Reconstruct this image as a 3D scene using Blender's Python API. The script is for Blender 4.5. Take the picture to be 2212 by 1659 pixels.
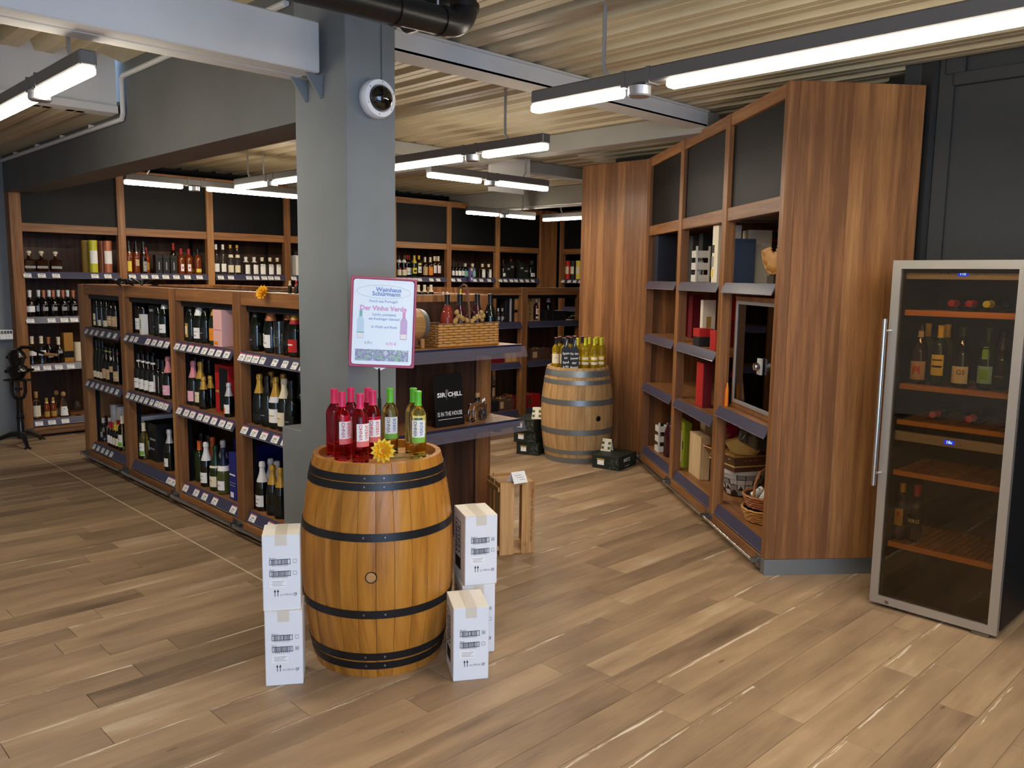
import bpy, bmesh, math, random
from mathutils import Vector, Matrix
for o in list(bpy.data.objects): bpy.data.objects.remove(o)
SC = bpy.context.scene; COL = SC.collection
random.seed(7); PI = math.pi
# ------------------------------------------------------------------ camera (image taken as 2212 x 1659)
F, CX, CY, CAMH = 1801.6, 1106.0, 829.5, 1.70
PITCH, ROLL, AZ = math.radians(7.2587), math.radians(-.8234), math.radians(45.777)
_r0, _fw, _dn = Vector((1,0,0)), Vector((0,math.cos(PITCH),-math.sin(PITCH))), Vector((0,-math.sin(PITCH),-math.cos(PITCH)))
_x = math.cos(ROLL)*_r0+math.sin(ROLL)*_dn; _y = -math.sin(ROLL)*_r0+math.cos(ROLL)*_dn
_S = Matrix(((math.sin(AZ),math.cos(AZ),0),(-math.cos(AZ),math.sin(AZ),0),(0,0,1)))
CR, CD, CF = _S@_x, _S@_y, _S@_fw
CP = Vector((0,0,CAMH))
cam = bpy.data.cameras.new('camera'); camo = bpy.data.objects.new('camera', cam); COL.objects.link(camo)
cam.sensor_width = 36; cam.lens = F*36/2212; cam.clip_start = .05; cam.clip_end = 100
mw = Matrix.Identity(4)
for i in range(3):
    mw[i][0] = CR[i]; mw[i][1] = -CD[i]; mw[i][2] = -CF[i]; mw[i][3] = CP[i]
camo.matrix_world = mw
SC.camera = camo
def ray(px,py): return CR*((px-CX)/F)+CD*((py-CY)/F)+CF
def at_z(px,py,z=0.): d=ray(px,py); return CP+d*((z-CAMH)/d.z)
def at_x(px,py,x): d=ray(px,py); return CP+d*(x/d.x)
def at_y(px,py,y): d=ray(px,py); return CP+d*(y/d.y)
def to_px(p):
    q=Vector(p)-CP; w=q.dot(CF); return (CX+F*q.dot(CR)/w, CY+F*q.dot(CD)/w, w)
# ------------------------------------------------------------------ daylight from the shop front behind the camera, exposure
LED = 80.0
W = bpy.data.worlds.new('daylight'); SC.world = W; W.use_nodes = True
bg = W.node_tree.nodes['Background']; bg.inputs[0].default_value = (.44,.64,1.,1); bg.inputs[1].default_value = 5.4
vs = SC.view_settings; vs.view_transform = 'Standard'; vs.look = 'None'; vs.gamma = 1; vs.use_curve_mapping = False; vs.exposure = 0.0
# ------------------------------------------------------------------ materials
def lin(c):
    if isinstance(c,str): c=[int(c[i:i+2],16)/255 for i in (0,2,4)]
    return tuple((x/12.92 if x<=.04045 else ((x+.055)/1.055)**2.4) for x in c)+(1.,)
MATS = {}
def mat(name, col='808080', rough=.5, metal=0., spec=.5, trans=0., ior=1.45, emit=None, es=0., coat=0., alpha=1.):
    if name in MATS: return MATS[name]
    m = bpy.data.materials.new(name); m.use_nodes = True; b = m.node_tree.nodes['Principled BSDF']
    b.inputs['Base Color'].default_value = lin(col); b.inputs['Roughness'].default_value = rough
    b.inputs['Metallic'].default_value = metal; b.inputs['Specular IOR Level'].default_value = spec
    b.inputs['Transmission Weight'].default_value = trans; b.inputs['IOR'].default_value = ior
    b.inputs['Coat Weight'].default_value = coat
    if emit: b.inputs['Emission Color'].default_value = lin(emit); b.inputs['Emission Strength'].default_value = es
    MATS[name] = m; return m
class NT:
    def __init__(s, m): s.t=m.node_tree; s.b=s.t.nodes['Principled BSDF']
    def n(s, typ, ins=None, **props):
        k=s.t.nodes.new('ShaderNode'+typ)
        for a,v in props.items(): setattr(k,a,v)
        for a,v in (ins or {}).items(): s.put(k.inputs[a],v)
        return k
    def put(s, sock, v):
        if hasattr(v,'links'): s.t.links.new(v,sock)
        elif hasattr(v,'outputs'): s.t.links.new(v.outputs[0],sock)
        else: sock.default_value=v
    def math(s, op, a, b=0., c=0.): return s.n('Math',{0:a,1:b,2:c},operation=op)
    def ramp(s, fac, stops):
        k=s.n('ValToRGB',{0:fac}); e=k.color_ramp.elements
        while len(e)<len(stops): e.new(.5)
        for el,(p,c) in zip(e,stops): el.position=p; el.color=lin(c)
        return k
    def bump(s, h, st, dist=.002): 
        k=s.n('Bump',{'Strength':st,'Distance':dist,'Height':h}); s.put(s.b.inputs['Normal'],k); return k
    def obj(s):
        tc=s.n('TexCoord'); sp=s.n('SeparateXYZ',{0:tc.outputs['Object']}); rnd=s.n('ObjectInfo').outputs['Random']
        return sp.outputs[0],sp.outputs[1],sp.outputs[2],rnd,tc.outputs['Object']
def wood(name, axis, stops, w=.075, rough=.42, spec=.4, staves=1., sc=(26,1.3), bump=.12):
    m=mat(name,rough=rough,spec=spec); t=NT(m); x,y,z,r,_=t.obj()
    if axis=='z': ac=t.math('ADD',x,t.math('MULTIPLY',y,.93)); al=z
    elif axis=='x': ac=t.math('ADD',y,t.math('MULTIPLY',z,1.07)); al=x
    else: ac=t.math('ADD',x,t.math('MULTIPLY',z,1.07)); al=y
    off=t.math('MULTIPLY',r,37.); ac=t.math('ADD',ac,off); al=t.math('ADD',al,off)
    wob=t.n('TexNoise',{'Vector':t.n('CombineXYZ',{0:t.math('MULTIPLY',ac,3.),1:t.math('MULTIPLY',al,.35)}),'Scale':1.})
    acw=t.math('ADD',ac,t.math('MULTIPLY',wob,.03))
    st=t.math('FLOOR',t.math('DIVIDE',acw,w)); wn=t.n('TexWhiteNoise',{'W':st},noise_dimensions='1D')
    v=t.n('CombineXYZ',{0:t.math('MULTIPLY',acw,sc[0]),1:t.math('MULTIPLY',al,sc[1]),2:t.math('MULTIPLY',wn.outputs[0],60.)})
    g=t.n('TexNoise',{'Vector':v,'Scale':1.,'Detail':5.,'Roughness':.62})
    f=t.n('TexNoise',{'Vector':t.n('CombineXYZ',{0:t.math('MULTIPLY',acw,190.),1:t.math('MULTIPLY',al,5.),2:0.}),'Scale':1.,'Detail':2.})
    fac=t.math('ADD',t.math('MULTIPLY_ADD',g,1.15,-.28),t.math('MULTIPLY_ADD',wn.outputs[0],.36*staves,-.18*staves))
    fac=t.math('ADD',fac,t.math('MULTIPLY_ADD',f,.3,-.15)); fac=t.math('ADD',fac,t.math('MULTIPLY_ADD',r,.12,-.06))
    t.put(t.b.inputs['Base Color'],t.ramp(fac,stops)); t.bump(f,bump)
    return m
WST=[(.1,'764e2f'),(.38,'98683f'),(.6,'af7d4b'),(.88,'c3955f')]
wood('wood_v','z',WST); wood('wood_h','x',WST,w=.2,staves=.4)
wood('wood_dark','z',[(.12,'33211a'),(.4,'4a3022'),(.65,'5b3d2b'),(.9,'6a4a35')],rough=.5)
wood('oak_amber','z',[(.08,'8f5a1e'),(.34,'b5782c'),(.58,'c48a3a'),(.92,'d4a254')],w=.4,staves=.1,rough=.33,spec=.45,sc=(18,1.6))
wood('oak_pale','z',[(.08,'a07a4c'),(.35,'bf9864'),(.6,'cfaa78'),(.92,'dcbd8e')],w=.4,staves=.1,rough=.55,sc=(18,1.6))
wood('oak_head','x',[(.1,'9a7040'),(.4,'bf9058'),(.7,'cea56c'),(.95,'d8b680')],w=.4,staves=.1,rough=.5)
wood('pine','z',[(.1,'a07040'),(.35,'c89a62'),(.65,'d9b07a'),(.95,'e4c291')],w=.5,staves=.1,rough=.55,sc=(34,1.6))
wood('pine_x','x',[(.1,'a07040'),(.35,'c89a62'),(.65,'d9b07a'),(.95,'e4c291')],w=.5,staves=.1,rough=.55,sc=(34,1.6))
wood('pine_pale','z',[(.1,'c9a877'),(.4,'e0c69a'),(.7,'ecd6b0'),(.95,'f3e3c4')],w=.5,staves=.1,rough=.55,sc=(22,1.6))
wood('beech','x',[(.1,'c07c2e'),(.4,'d9963e'),(.7,'e6a850'),(.95,'eab868')],w=.5,staves=.1,rough=.45)
def planks():
    m=mat('laminate',rough=.45,spec=.35); t=NT(m); x,y,z,r,_=t.obj()
    o=t.math('MULTIPLY',r,91.); al=t.math('ADD',x,o); ac=t.math('ADD',y,o)
    big=t.n('TexNoise',{'Vector':t.n('CombineXYZ',{0:t.math('MULTIPLY',al,1.7),1:t.math('MULTIPLY',ac,9.),2:o}),'Scale':1.,'Detail':3.,'Roughness':.55})
    gr=t.n('TexNoise',{'Vector':t.n('CombineXYZ',{0:t.math('MULTIPLY',al,4.),1:t.math('MULTIPLY',ac,90.),2:o}),'Scale':1.,'Detail':4.,'Roughness':.65})
    fac=t.math('ADD',t.math('MULTIPLY_ADD',big,1.2,-.62),t.math('MULTIPLY_ADD',gr,.42,-.21))
    fac=t.math('ADD',fac,t.math('MULTIPLY_ADD',r,.46,.26))
    c=t.ramp(fac,[(.02,'5f4c3c'),(.22,'7c6650'),(.42,'92795e'),(.6,'a3886a'),(.78,'b29878'),(.97,'c9b7a0')])
    hue=t.n('TexWhiteNoise',{'W':t.math('MULTIPLY',r,777.)},noise_dimensions='1D')
    mx=t.n('MixRGB',{0:t.math('MULTIPLY',hue.outputs[0],.45),1:c,2:lin('a08567')}); mx.blend_type='MIX'
    # pale worn streaks with a dark fleck beside them, along one edge of some boards
    ed=t.math('ABSOLUTE',t.math('ADD',y,t.math('MULTIPLY_ADD',big,.05,-.085)))
    sk=t.math('MULTIPLY',t.math('LESS_THAN',ed,.006),t.math('GREATER_THAN',hue.outputs[0],.74))
    sk=t.math('MULTIPLY',sk,t.math('GREATER_THAN',gr,.52))
    m2=t.n('MixRGB',{0:t.math('MULTIPLY',sk,.75),1:mx,2:lin('e2d6c0')})
    kn=t.n('TexVoronoi',{'Vector':t.n('CombineXYZ',{0:t.math('MULTIPLY',al,1.5),1:t.math('MULTIPLY',ac,4.5),2:0.}),'Scale':1.})
    kf=t.math('LESS_THAN',kn.outputs['Distance'],.035)
    m3=t.n('MixRGB',{0:t.math('MULTIPLY',kf,.55),1:m2,2:lin('55432f')})
    t.put(t.b.inputs['Base Color'],m3); t.put(t.b.inputs['Roughness'],t.math('MULTIPLY_ADD',gr,.2,.36)); t.bump(gr,.12)
planks()
def plaster(name,col,var=.06,rough=.75,bs=.25,scale=30.):
    m=mat(name,col,rough=rough,spec=.3); t=NT(m); _,_,_,_,v=t.obj()
    n1=t.n('TexNoise',{'Vector':v,'Scale':scale,'Detail':4.}); n2=t.n('TexNoise',{'Vector':v,'Scale':1.6,'Detail':3.})
    c=lin(col); d=[max(0,x*(1-var*2)) for x in c[:3]]+[1]; l=[min(1,x*(1+var*2)) for x in c[:3]]+[1]
    k=t.n('ValToRGB',{0:n2}); k.color_ramp.elements[0].position=.3; k.color_ramp.elements[1].position=.7
    k.color_ramp.elements[0].color=d; k.color_ramp.elements[1].color=l
    t.put(t.b.inputs['Base Color'],k); t.bump(n1,bs,.003)
plaster('grey_paint','7d8283'); plaster('grey_lintel_shade','696b69'); plaster('grey_dark','3c3d3d'); plaster('white_paint','d3d3d0',.04); plaster('black_paint','15171a',.1)  # lintel grey: pillar paint with shade near the ceiling put into the colour
plaster('sheet_metal','bdb090',.05,rough=.5,bs=.04); plaster('steel_grey','9a9890',.05,rough=.6,bs=.1)
def brushed(name,col,rough,ax):
    m=mat(name,col,rough=rough,metal=.72); t=NT(m); x,y,z,r,_=t.obj()
    s=[x,y,z]; v=t.n('CombineXYZ',{i:t.math('MULTIPLY',s[i],3. if i==ax else 260.) for i in range(3)})
    f=t.n('TexNoise',{'Vector':v,'Scale':1.,'Detail':2.}); t.put(t.b.inputs['Roughness'],t.math('MULTIPLY_ADD',f,.25,rough-.12)); t.bump(f,.06)
brushed('stainless','b2aca2',.36,2); brushed('stainless_h','b6b0a6',.36,0); brushed('galvanised','8d9496',.42,0)
mat('chrome','e2e2e0',.2,1.); mat('steel','8a8a88',.35,1.); mat('hoop_black','15161a',.38,0.,.5); mat('iron','0b0b0d',.3,0.,.6,coat=.3)
mat('black','0c0c0e',.45); mat('black_gloss','08080a',.16,0,.6); mat('header_grey','101112',.5,0,.22); mat('rail_grey','55524f',.4,.4)
mat('fixture','6a6866',.45,.3); mat('alu','b6b8bc',.35,.6); mat('led','ffffff',.4,emit=(1,.95,.87),es=LED); mat('led_side','ffffff',.4,emit=(1,.95,.87),es=LED*.36)
mat('price_rail','43425a',.3,0,.5); mat('price_dark','262a42',.25,0,.6); mat('paper','f4f2ee',.6); mat('ink','17171a',.6); mat('tag_red','c9505e',.6); mat('ink_grey','8d9298',.6)
mat('carton','e6e7ea',.65); mat('carton_lit_top','e9e4d8',.65); mat('tape','d9d0bf',.3); mat('sign_red','a2284a',.3); mat('poster','e9f4fa',.25,0,.5)  # carton tops tinted warm, lamp light put into their colour
mat('p_blue','7f9dd6',.6); mat('p_pink','e0a0d4',.6); mat('p_teal','86c2bd',.6); mat('p_lilac','cdb6e0',.6); mat('p_navy','6d80a4',.6); mat('p_sky','cbe6f4',.6)
mat('white_plastic','e8e8ea',.35); mat('clear_rail','d9dce4',.12,0,.5,trans=.75)
mat('dark_glass_b','07100a',.06,0,.55,coat=.2); mat('dark_glass_w','0a0809',.06,0,.55,coat=.2); mat('green_glass','1b2a12',.06,0,.55,coat=.2); mat('olive_glass','4c5227',.06,0,.55)
mat('amber_glass','7a3308',.06,0,.55,coat=.2); mat('brown_glass','2a1409',.06,0,.55); mat('orange_glass','a83a10',.08,0,.5)
mat('clear_glass','f4faf8',.0,0,.5,trans=1.,ior=1.45); mat('blue_glass','c2e2ee',.0,0,.5,trans=1.)
mat('rose_wine','e0345a',.0,0,.5,trans=1.,ior=1.36); mat('white_wine','f3eb9c',.0,0,.5,trans=1.,ior=1.36); mat('yellow_wine','e8d23c',.02,0,.5,trans=.85,ior=1.36); mat('salmon_wine','c4553f',.02,0,.5,trans=.6,ior=1.36); mat('purple_wine','3a1420',.05,0,.55,coat=.2)
for k,c in dict(f_pink='d8305f',f_green='5fb62f',f_gold='c69a3f',f_silver='c9c9cc',f_white='e6e3e0',f_copper='b8704f',f_black='121214',f_red='a51d22',f_orange='d0601f',f_lime='c7c32f',f_rose='d98b8f',f_dgreen='16301f',f_dblue='1b2140',f_yellow='e0c02e',f_cream='e8d9b8').items(): mat(k,c,.32,.25 if k in('f_gold','f_copper','f_silver') else 0.)
for k,c in dict(l_white='f1efea',l_cream='e8dcbd',l_tan='c9a880',l_orange='e88a1c',l_pink='efb0c0',l_red='c4221f',l_black='17171a',l_green='7cb83e',l_salmon='e8736f',l_yellow='ecd24e',l_gold='b4903c',l_blue='3a6fb0',l_grey='9a9a98',l_teal='8fc8b8',l_purple='6a5a94').items(): mat(k,c,.55)
for k,c in dict(b_pink='e8b6b0',b_red='b51d1c',b_dred='6e1020',b_blue='1e2678',b_black='17181b',b_white='eeeae0',b_dgreen='1d261f',b_lime='8f9c18',b_navy='161d2c',b_navyside='3c4c64',b_brown='5a4238',b_grey='3a3a3a',b_gold='a8762c',b_cream='e9dfc2',b_ivory='f0e8d2').items(): mat(k,c,.55)
mat('cork','b58a58',.8); mat('straw','dcb869',.7); mat('wicker','c08a45',.5); mat('wicker_dark','6a4a33',.6); mat('wicker_red','a8683a',.5); mat('white_wash','dcdad2',.7); mat('rattan_dark','3a2c20',.7); mat('cellophane','b8244a',.2); mat('trunk','3a3524',.4)
mat('petal','f2b414',.5); mat('petal_y','f6d84a',.5); mat('petal_c','d87a14',.6); mat('leaf','4c5c30',.6); mat('hop','a98648',.6); mat('twig','6d4a2a',.6); mat('pipe','161514',.35,0,.5); mat('lens','050507',.03,0,.6,coat=1.)
mat('display','0a1a9a',.3,emit='1430ff',es=1.6); mat('display_on','9fd0ff',.3,emit='a8dcff',es=3.)
def tinted(name,col,refl):
    m=bpy.data.materials.new(name); m.use_nodes=True; t=m.node_tree; t.nodes.clear()
    o=t.nodes.new('ShaderNodeOutputMaterial'); mx=t.nodes.new('ShaderNodeMixShader'); tr=t.nodes.new('ShaderNodeBsdfTransparent'); gl=t.nodes.new('ShaderNodeBsdfGlossy'); fr=t.nodes.new('ShaderNodeFresnel')
    tr.inputs[0].default_value=lin(col); gl.inputs['Roughness'].default_value=.02; gl.inputs[0].default_value=(refl,refl,refl,1); fr.inputs[0].default_value=1.5
    t.links.new(fr.outputs[0],mx.inputs[0]); t.links.new(tr.outputs[0],mx.inputs[1]); t.links.new(gl.outputs[0],mx.inputs[2]); t.links.new(mx.outputs[0],o.inputs[0]); MATS[name]=m
tinted('pane_tinted','eee0c8',1.); tinted('pane_clear','eef2f0',1.)
def filmy(name,col,fac):
    m=bpy.data.materials.new(name); m.use_nodes=True; t=m.node_tree; t.nodes.clear()
    o=t.nodes.new('ShaderNodeOutputMaterial'); mx=t.nodes.new('ShaderNodeMixShader'); tr=t.nodes.new('ShaderNodeBsdfTransparent'); b=t.nodes.new('ShaderNodeBsdfPrincipled')
    b.inputs['Base Color'].default_value=lin(col); b.inputs['Roughness'].default_value=.2; mx.inputs[0].default_value=fac
    t.links.new(tr.outputs[0],mx.inputs[1]); t.links.new(b.outputs[0],mx.inputs[2]); t.links.new(mx.outputs[0],o.inputs[0]); MATS[name]=m
filmy('film','75707c',.5)
# ------------------------------------------------------------------ mesh building
class MB:
    def __init__(s): s.v=[]; s.f=[]; s.m=[]
    def add(s,vs,fs,mi=0,M=None):
        o=len(s.v); s.v+=[tuple(M@Vector(v)) if M else tuple(v) for v in vs]; s.f+=[tuple(i+o for i in f) for f in fs]; s.m+=[mi]*len(fs); return s
    def box(s,x0,x1,y0,y1,z0,z1,mi=0,c=0.,M=None):
        if c<=0:
            return s.add([(x,y,z) for z in(z0,z1) for y in(y0,y1) for x in(x0,x1)],[(0,2,3,1),(4,5,7,6),(0,1,5,4),(2,6,7,3),(0,4,6,2),(1,3,7,5)],mi,M)
        vs=[];idx={}
        for sx,X in((-1,x0),(1,x1)):
            for sy,Y in((-1,y0),(1,y1)):
                for sz,Z in((-1,z0),(1,z1)):
                    for k in range(3):
                        p=[X-sx*c,Y-sy*c,Z-sz*c]; p[k]=(X,Y,Z)[k]; idx[sx,sy,sz,k]=len(vs); vs.append(p)
        fs=[]
        for k in range(3):
            a,b=[(1,2),(2,0),(0,1)][k]
            for sg in(-1,1):
                loop=[]
                for sa,sb in((-1,-1),(1,-1),(1,1),(-1,1)):
                    t=[0,0,0]; t[k]=sg; t[a]=sa; t[b]=sb; loop.append(idx[t[0],t[1],t[2],k])
                fs.append(tuple(loop if sg>0 else loop[::-1]))
            for sa in(-1,1):
                for sb in(-1,1):
                    t=[0,0,0]; t[a]=sa; t[b]=sb; t[k]=-1; u=list(t); u[k]=1
                    q=(idx[(*t,a)],idx[(*u,a)],idx[(*u,b)],idx[(*t,b)]); fs.append(q if sa*sb>0 else q[::-1])
        for sx in(-1,1):
            for sy in(-1,1):
                for sz in(-1,1):
                    q=(idx[sx,sy,sz,0],idx[sx,sy,sz,1],idx[sx,sy,sz,2]); fs.append(q if sx*sy*sz>0 else q[::-1])
        return s.add(vs,fs,mi,M)
    def lathe(s,prof,n=20,mi=0,M=None,a0=0.,a1=2*PI):
        full=abs(a1-a0-2*PI)<1e-6; k=n if full else n+1; vs=[]; fs=[]
        for r,z in prof:
            for i in range(k):
                a=a0+(a1-a0)*i/n; vs.append((r*math.cos(a),r*math.sin(a),z))
        for j in range(len(prof)-1):
            for i in range(n):
                a,b=j*k+i,j*k+(i+1)%k; fs.append((a,b,b+k,a+k))
        return s.add(vs,fs,mi,M)
    def tube(s,pts,r,n=8,mi=0,cap=True,M=None,closed=False):
        pts=[Vector(p) for p in pts]; L=len(pts); rs=r if isinstance(r,(list,tuple)) else [r]*L; vs=[]; fs=[]; up=None
        for i,p in enumerate(pts):
            d=(pts[(i+1)%L]-pts[i-1]) if closed else (pts[min(i+1,L-1)]-pts[max(i-1,0)]); d.normalize()
            if up is None: up=Vector((0,0,1)) if abs(d.z)<.9 else Vector((1,0,0))
            u=d.cross(up)
            if u.length<1e-4: u=d.orthogonal()
            u.normalize(); w=u.cross(d); up=w
            for j in range(n):
                a=2*PI*j/n; vs.append(p+u*rs[i]*math.cos(a)+w*rs[i]*math.sin(a))
        for i in range(L if closed else L-1):
            for j in range(n): a,b=i*n+j,i*n+(j+1)%n; e=((i+1)%L)*n; fs.append((a,b,e+(j+1)%n,e+j))
        if cap and not closed: fs+=[tuple(range(n))[::-1],tuple(range((L-1)*n,L*n))]
        return s.add(vs,fs,mi,M)
    def prism(s,poly,z0,z1,mi=0,M=None):
        n=len(poly); return s.add([(x,y,z0) for x,y in poly]+[(x,y,z1) for x,y in poly],[tuple(range(n))[::-1],tuple(range(n,2*n))]+[(i,(i+1)%n,n+(i+1)%n,n+i) for i in range(n)],mi,M)
    def quad(s,a,b,c,d,mi=0,M=None): return s.add([a,b,c,d],[(0,1,2,3)],mi,M)
    def mesh(s,name,mats,sm=35,rec=True):
        me=bpy.data.meshes.new(name); me.from_pydata(s.v,[],s.f)
        for m in ([mats] if isinstance(mats,str) else mats): me.materials.append(MATS[m])
        if len(me.materials)>1: me.polygons.foreach_set('material_index',s.m)
        if rec:
            bm=bmesh.new(); bm.from_mesh(me); bmesh.ops.recalc_face_normals(bm,faces=bm.faces); bm.to_mesh(me); bm.free()
        if sm: me.polygons.foreach_set('use_smooth',[True]*len(me.polygons)); me.set_sharp_from_angle(angle=math.radians(sm))
        me.update(); return me
    def obj(s,name,mats,parent=None,sm=35,rec=True,loc=None,rz=0.): return link(name,s.mesh(name,mats,sm,rec),parent,loc,rz)
def link(name,data,parent=None,loc=None,rz=0.):
    o=bpy.data.objects.new(name,data); COL.objects.link(o)
    if parent is not None: o.parent=parent
    if loc is not None: o.location=loc
    if rz: o.rotation_euler=(0,0,rz)
    return o
def tag(o,label=None,cat=None,group=None,kind=None):
    for k,v in(('label',label),('category',cat),('group',group),('kind',kind)):
        if v: o[k]=v
    return o
def thing(name,label,cat,loc=(0,0,0),rz=0.,group=None): return tag(link(name,None,None,loc,rz),label,cat,group)
def copy_tree(o,loc,rz=None,parent=None):
    c=o.copy(); COL.objects.link(c); c.location=loc
    if rz is not None: c.rotation_euler=(0,0,rz)
    for ch in o.children:
        k=ch.copy(); COL.objects.link(k); k.parent=c
    return c
def T(x=0,y=0,z=0): return Matrix.Translation((x,y,z))
def RZ(a): return Matrix.Rotation(a,4,'Z')
def RX(a): return Matrix.Rotation(a,4,'X')
def RY(a): return Matrix.Rotation(a,4,'Y')
_TX={}
def text(body,size=1.,bold=0.,al='CENTER'):
    k=(body,bold,al)
    if k not in _TX:
        cu=bpy.data.curves.new('lettering','FONT'); cu.body=body; cu.size=1; cu.align_x=al; cu.align_y='CENTER'; cu.offset=bold; cu.resolution_u=2; cu.fill_mode='FRONT'
        o=bpy.data.objects.new('lettering',cu); COL.objects.link(o)
        dg=bpy.context.evaluated_depsgraph_get(); e=o.evaluated_get(dg); me=e.to_mesh()
        _TX[k]=([tuple(v.co) for v in me.vertices],[tuple(p.vertices) for p in me.polygons]); e.to_mesh_clear()
        bpy.data.objects.remove(o); bpy.data.curves.remove(cu)
    v,f=_TX[k]; return [(x*size,y*size,0) for x,y,_ in v],f
FRONT=RX(PI/2)      # text plane xy -> xz facing -Y
# ------------------------------------------------------------------ the setting
def struct(name,b,m,sm=0,label=None,cat=None): return tag(b.obj(name,m,None,sm),label,cat,None,'structure')
floor=struct('floor',MB().box(-2.6,11.,-2.6,10.2,-.12,-.012),'grey_dark')
PW=.15; PLEN=[.92,1.22]; pmesh={L:MB().box(-L/2+.0008,L/2-.0008,-PW/2+.0007,PW/2-.0007,-.012,0,0,.0012).mesh('plank','laminate',0) for L in PLEN}
cand=[]; rr=random.Random(3)
for j in range(-4,66):
    y=.03+PW*j+PW/2; x=-2.2-rr.random()*1.2
    while x<10.6:
        L=PLEN[0 if rr.random()<.35 else 1]; xc=x+L/2; x+=L
        p=to_px((xc,y,0)); s=0.
        if p[2]>.3:
            a=to_px((xc-L/2,y,0)); b=to_px((xc+L/2,y,0))
            vis=any(q[2]>.2 and -20<q[0]<2232 and q[1]<1679 for q in(p,a,b))
            hid=(2.6<xc<3.5 and 4.2<y<7.9) or (y>9.5) or (xc>5.0 and y<1.9) or (xc>7. and y<5.)
            s=(1/p[2]**2.6 if vis and not hid else 0.)
        cand.append((s,xc,y,L))
cand.sort(reverse=True)
for s,x,y,L in cand[:300]: link('plank',pmesh[L],floor,(x,y,0))
b=MB()
for s,x,y,L in cand[300:]: b.box(x-L/2+.0008,x+L/2-.0008,y-PW/2+.0007,y+PW/2-.0007,-.012,0)
tag(b.obj('plank_field','laminate',floor,0),kind='stuff')
MB().box(2.139,2.145,3.2,9.2,-.004,.0012).obj('seam_strip','l_cream',floor,0)
# corrugated ceilings, ribs along Y
def corrugated(name,x0,x1,y0,y1,z):
    b=MB(); P=.21; prof=[]; x=x0
    while x<x1:
        prof+=[(x,z),(x+.052,z),(x+.057,z+.006),(x+.063,z),(x+.115,z),(x+.14,z+.07),(x+.185,z+.07)]; x+=P
    prof.append((x1+P,z)); n=len(prof); vs=[]
    for (x,zz) in prof: vs+=[(x,y0,zz),(x,y1,zz)]
    fs=[(2*i,2*i+1,2*i+3,2*i+2) for i in range(n-1)]
    b.add(vs,fs); b.box(x0,x1+P,y0,y1,z+.075,z+.1); o=b.obj(name,'sheet_metal',None,0,False); return tag(o,kind='structure')
corrugated('ceiling',2.53,10.9,-2.4,10.1,2.91); corrugated('ceiling.001',-2.5,2.1,-2.4,6.27,3.13); corrugated('ceiling.002',-2.5,2.1,6.36,9.6,2.80)
struct('wall_back',MB().box(2.2,11.,9.97,10.1,0,3.2),'black_paint')
struct('wall_left',MB().box(-2.6,-2.5,-2.4,9.7,0,3.3),'white_paint')
struct('wall_rear',MB().box(-2.6,2.2545,9.58,9.98,0,3.2),'grey_paint')
struct('wall_daylight_block',MB().box(1.3,5.2,-2.5,-2.4,0,3.2),'grey_paint')  # unseen wall added to cut daylight on the right-hand side
wr=struct('wall_right',MB().box(5.04,5.2,-2.4,2.0,0,3.2),'grey_dark')
t0=at_x(2036,370,5.03).y; zt=at_x(2125,150,5.03).z; zb=at_x(2125,178,5.03).z
tag(MB().box(5.015,5.045,t0-.03,t0+.05,0,3.0,0,.004).obj('trim_1','grey_dark'),kind='structure')
tag(MB().box(5.0,5.045,-2.4,t0-.03,zb,zt,0,.004).obj('trim_2','grey_dark'),kind='structure')
q=at_x(2068,140,5.03); jb=tag(MB().box(5.0,5.045,q.y-.05,q.y+.05,q.z-.05,q.z+.05,0,.006).obj('junction_box','grey_dark'),'small dark grey junction box on the grey side wall','box')
MB().tube([(5.02,q.y,q.z+.05),(5.02,q.y,2.9)],.012,8).obj('conduit','grey_dark',jb)
struct('wall_side',MB().prism([(4.97,1.82),(5.15,1.78),(6.95,4.05),(6.95,5.4),(11.,5.4),(11.,5.52),(6.8,5.52),(6.8,4.1)],0,3.1),'grey_dark')
struct('wall_far',MB().box(10.85,11.,5.4,10.1,0,3.1),'black_paint')
# pillar, lintel, beams
def ssteel(name,b,m,label,cat,sm=0): return struct(name,b,m,sm,label,cat)
PX0,PX1,PY0,PY1=2.25,2.535,3.457,3.92
pil=ssteel('pillar',MB().box(PX0,PX1,PY0,PY1,0,3.2,0,.003),'grey_paint','grey plastered square pillar behind the amber barrel','pillar')
MB().box(2.452,2.468,PY0-.008,PY0,2.62,2.95).obj('cable_duct','grey_paint',pil)
MB().tube([(2.46,PY0-.004,2.63),(2.455,PY0-.006,2.615),(2.435,PY0-.006,2.595)],.004,6).obj('cable','grey_dark',pil)
ssteel('plinth',MB().box(PX0+.002,2.395,PY1-.01,4.126,0,.872,0,.004),'grey_paint','low grey painted block against the foot of the pillar','block')
ssteel('lintel',MB().box(2.252,2.53,PY1+.0005,9.575,2.47,3.25,0,.001),'grey_lintel_shade','shade-toned grey boxed lintel running from the pillar to the rear','lintel')
ssteel('ceiling_step',MB().box(2.3,2.54,-2.4,PY0-.004,2.90,3.3),'grey_paint','grey upstand between the two ceiling levels','trim')
bm=MB().box(-2.5,2.215,3.62,3.735,2.658,2.89,0,.006).box(-2.5,2.2,3.75,3.86,2.658,2.70,0,.004).box(-2.5,2.2,3.735,3.75,2.672,2.86)
lb=ssteel('ceiling_beam',bm,'white_paint','white painted beam ending at the grey pillar','beam')
for y in(3.66,3.80): MB().prism([(0,0),(-.09,0),(-.012,-.105),(0,-.105)],-.006,.006,0,T(2.248,y,2.656)@RX(PI/2)).obj('gusset','grey_paint',lb,0)
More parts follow.
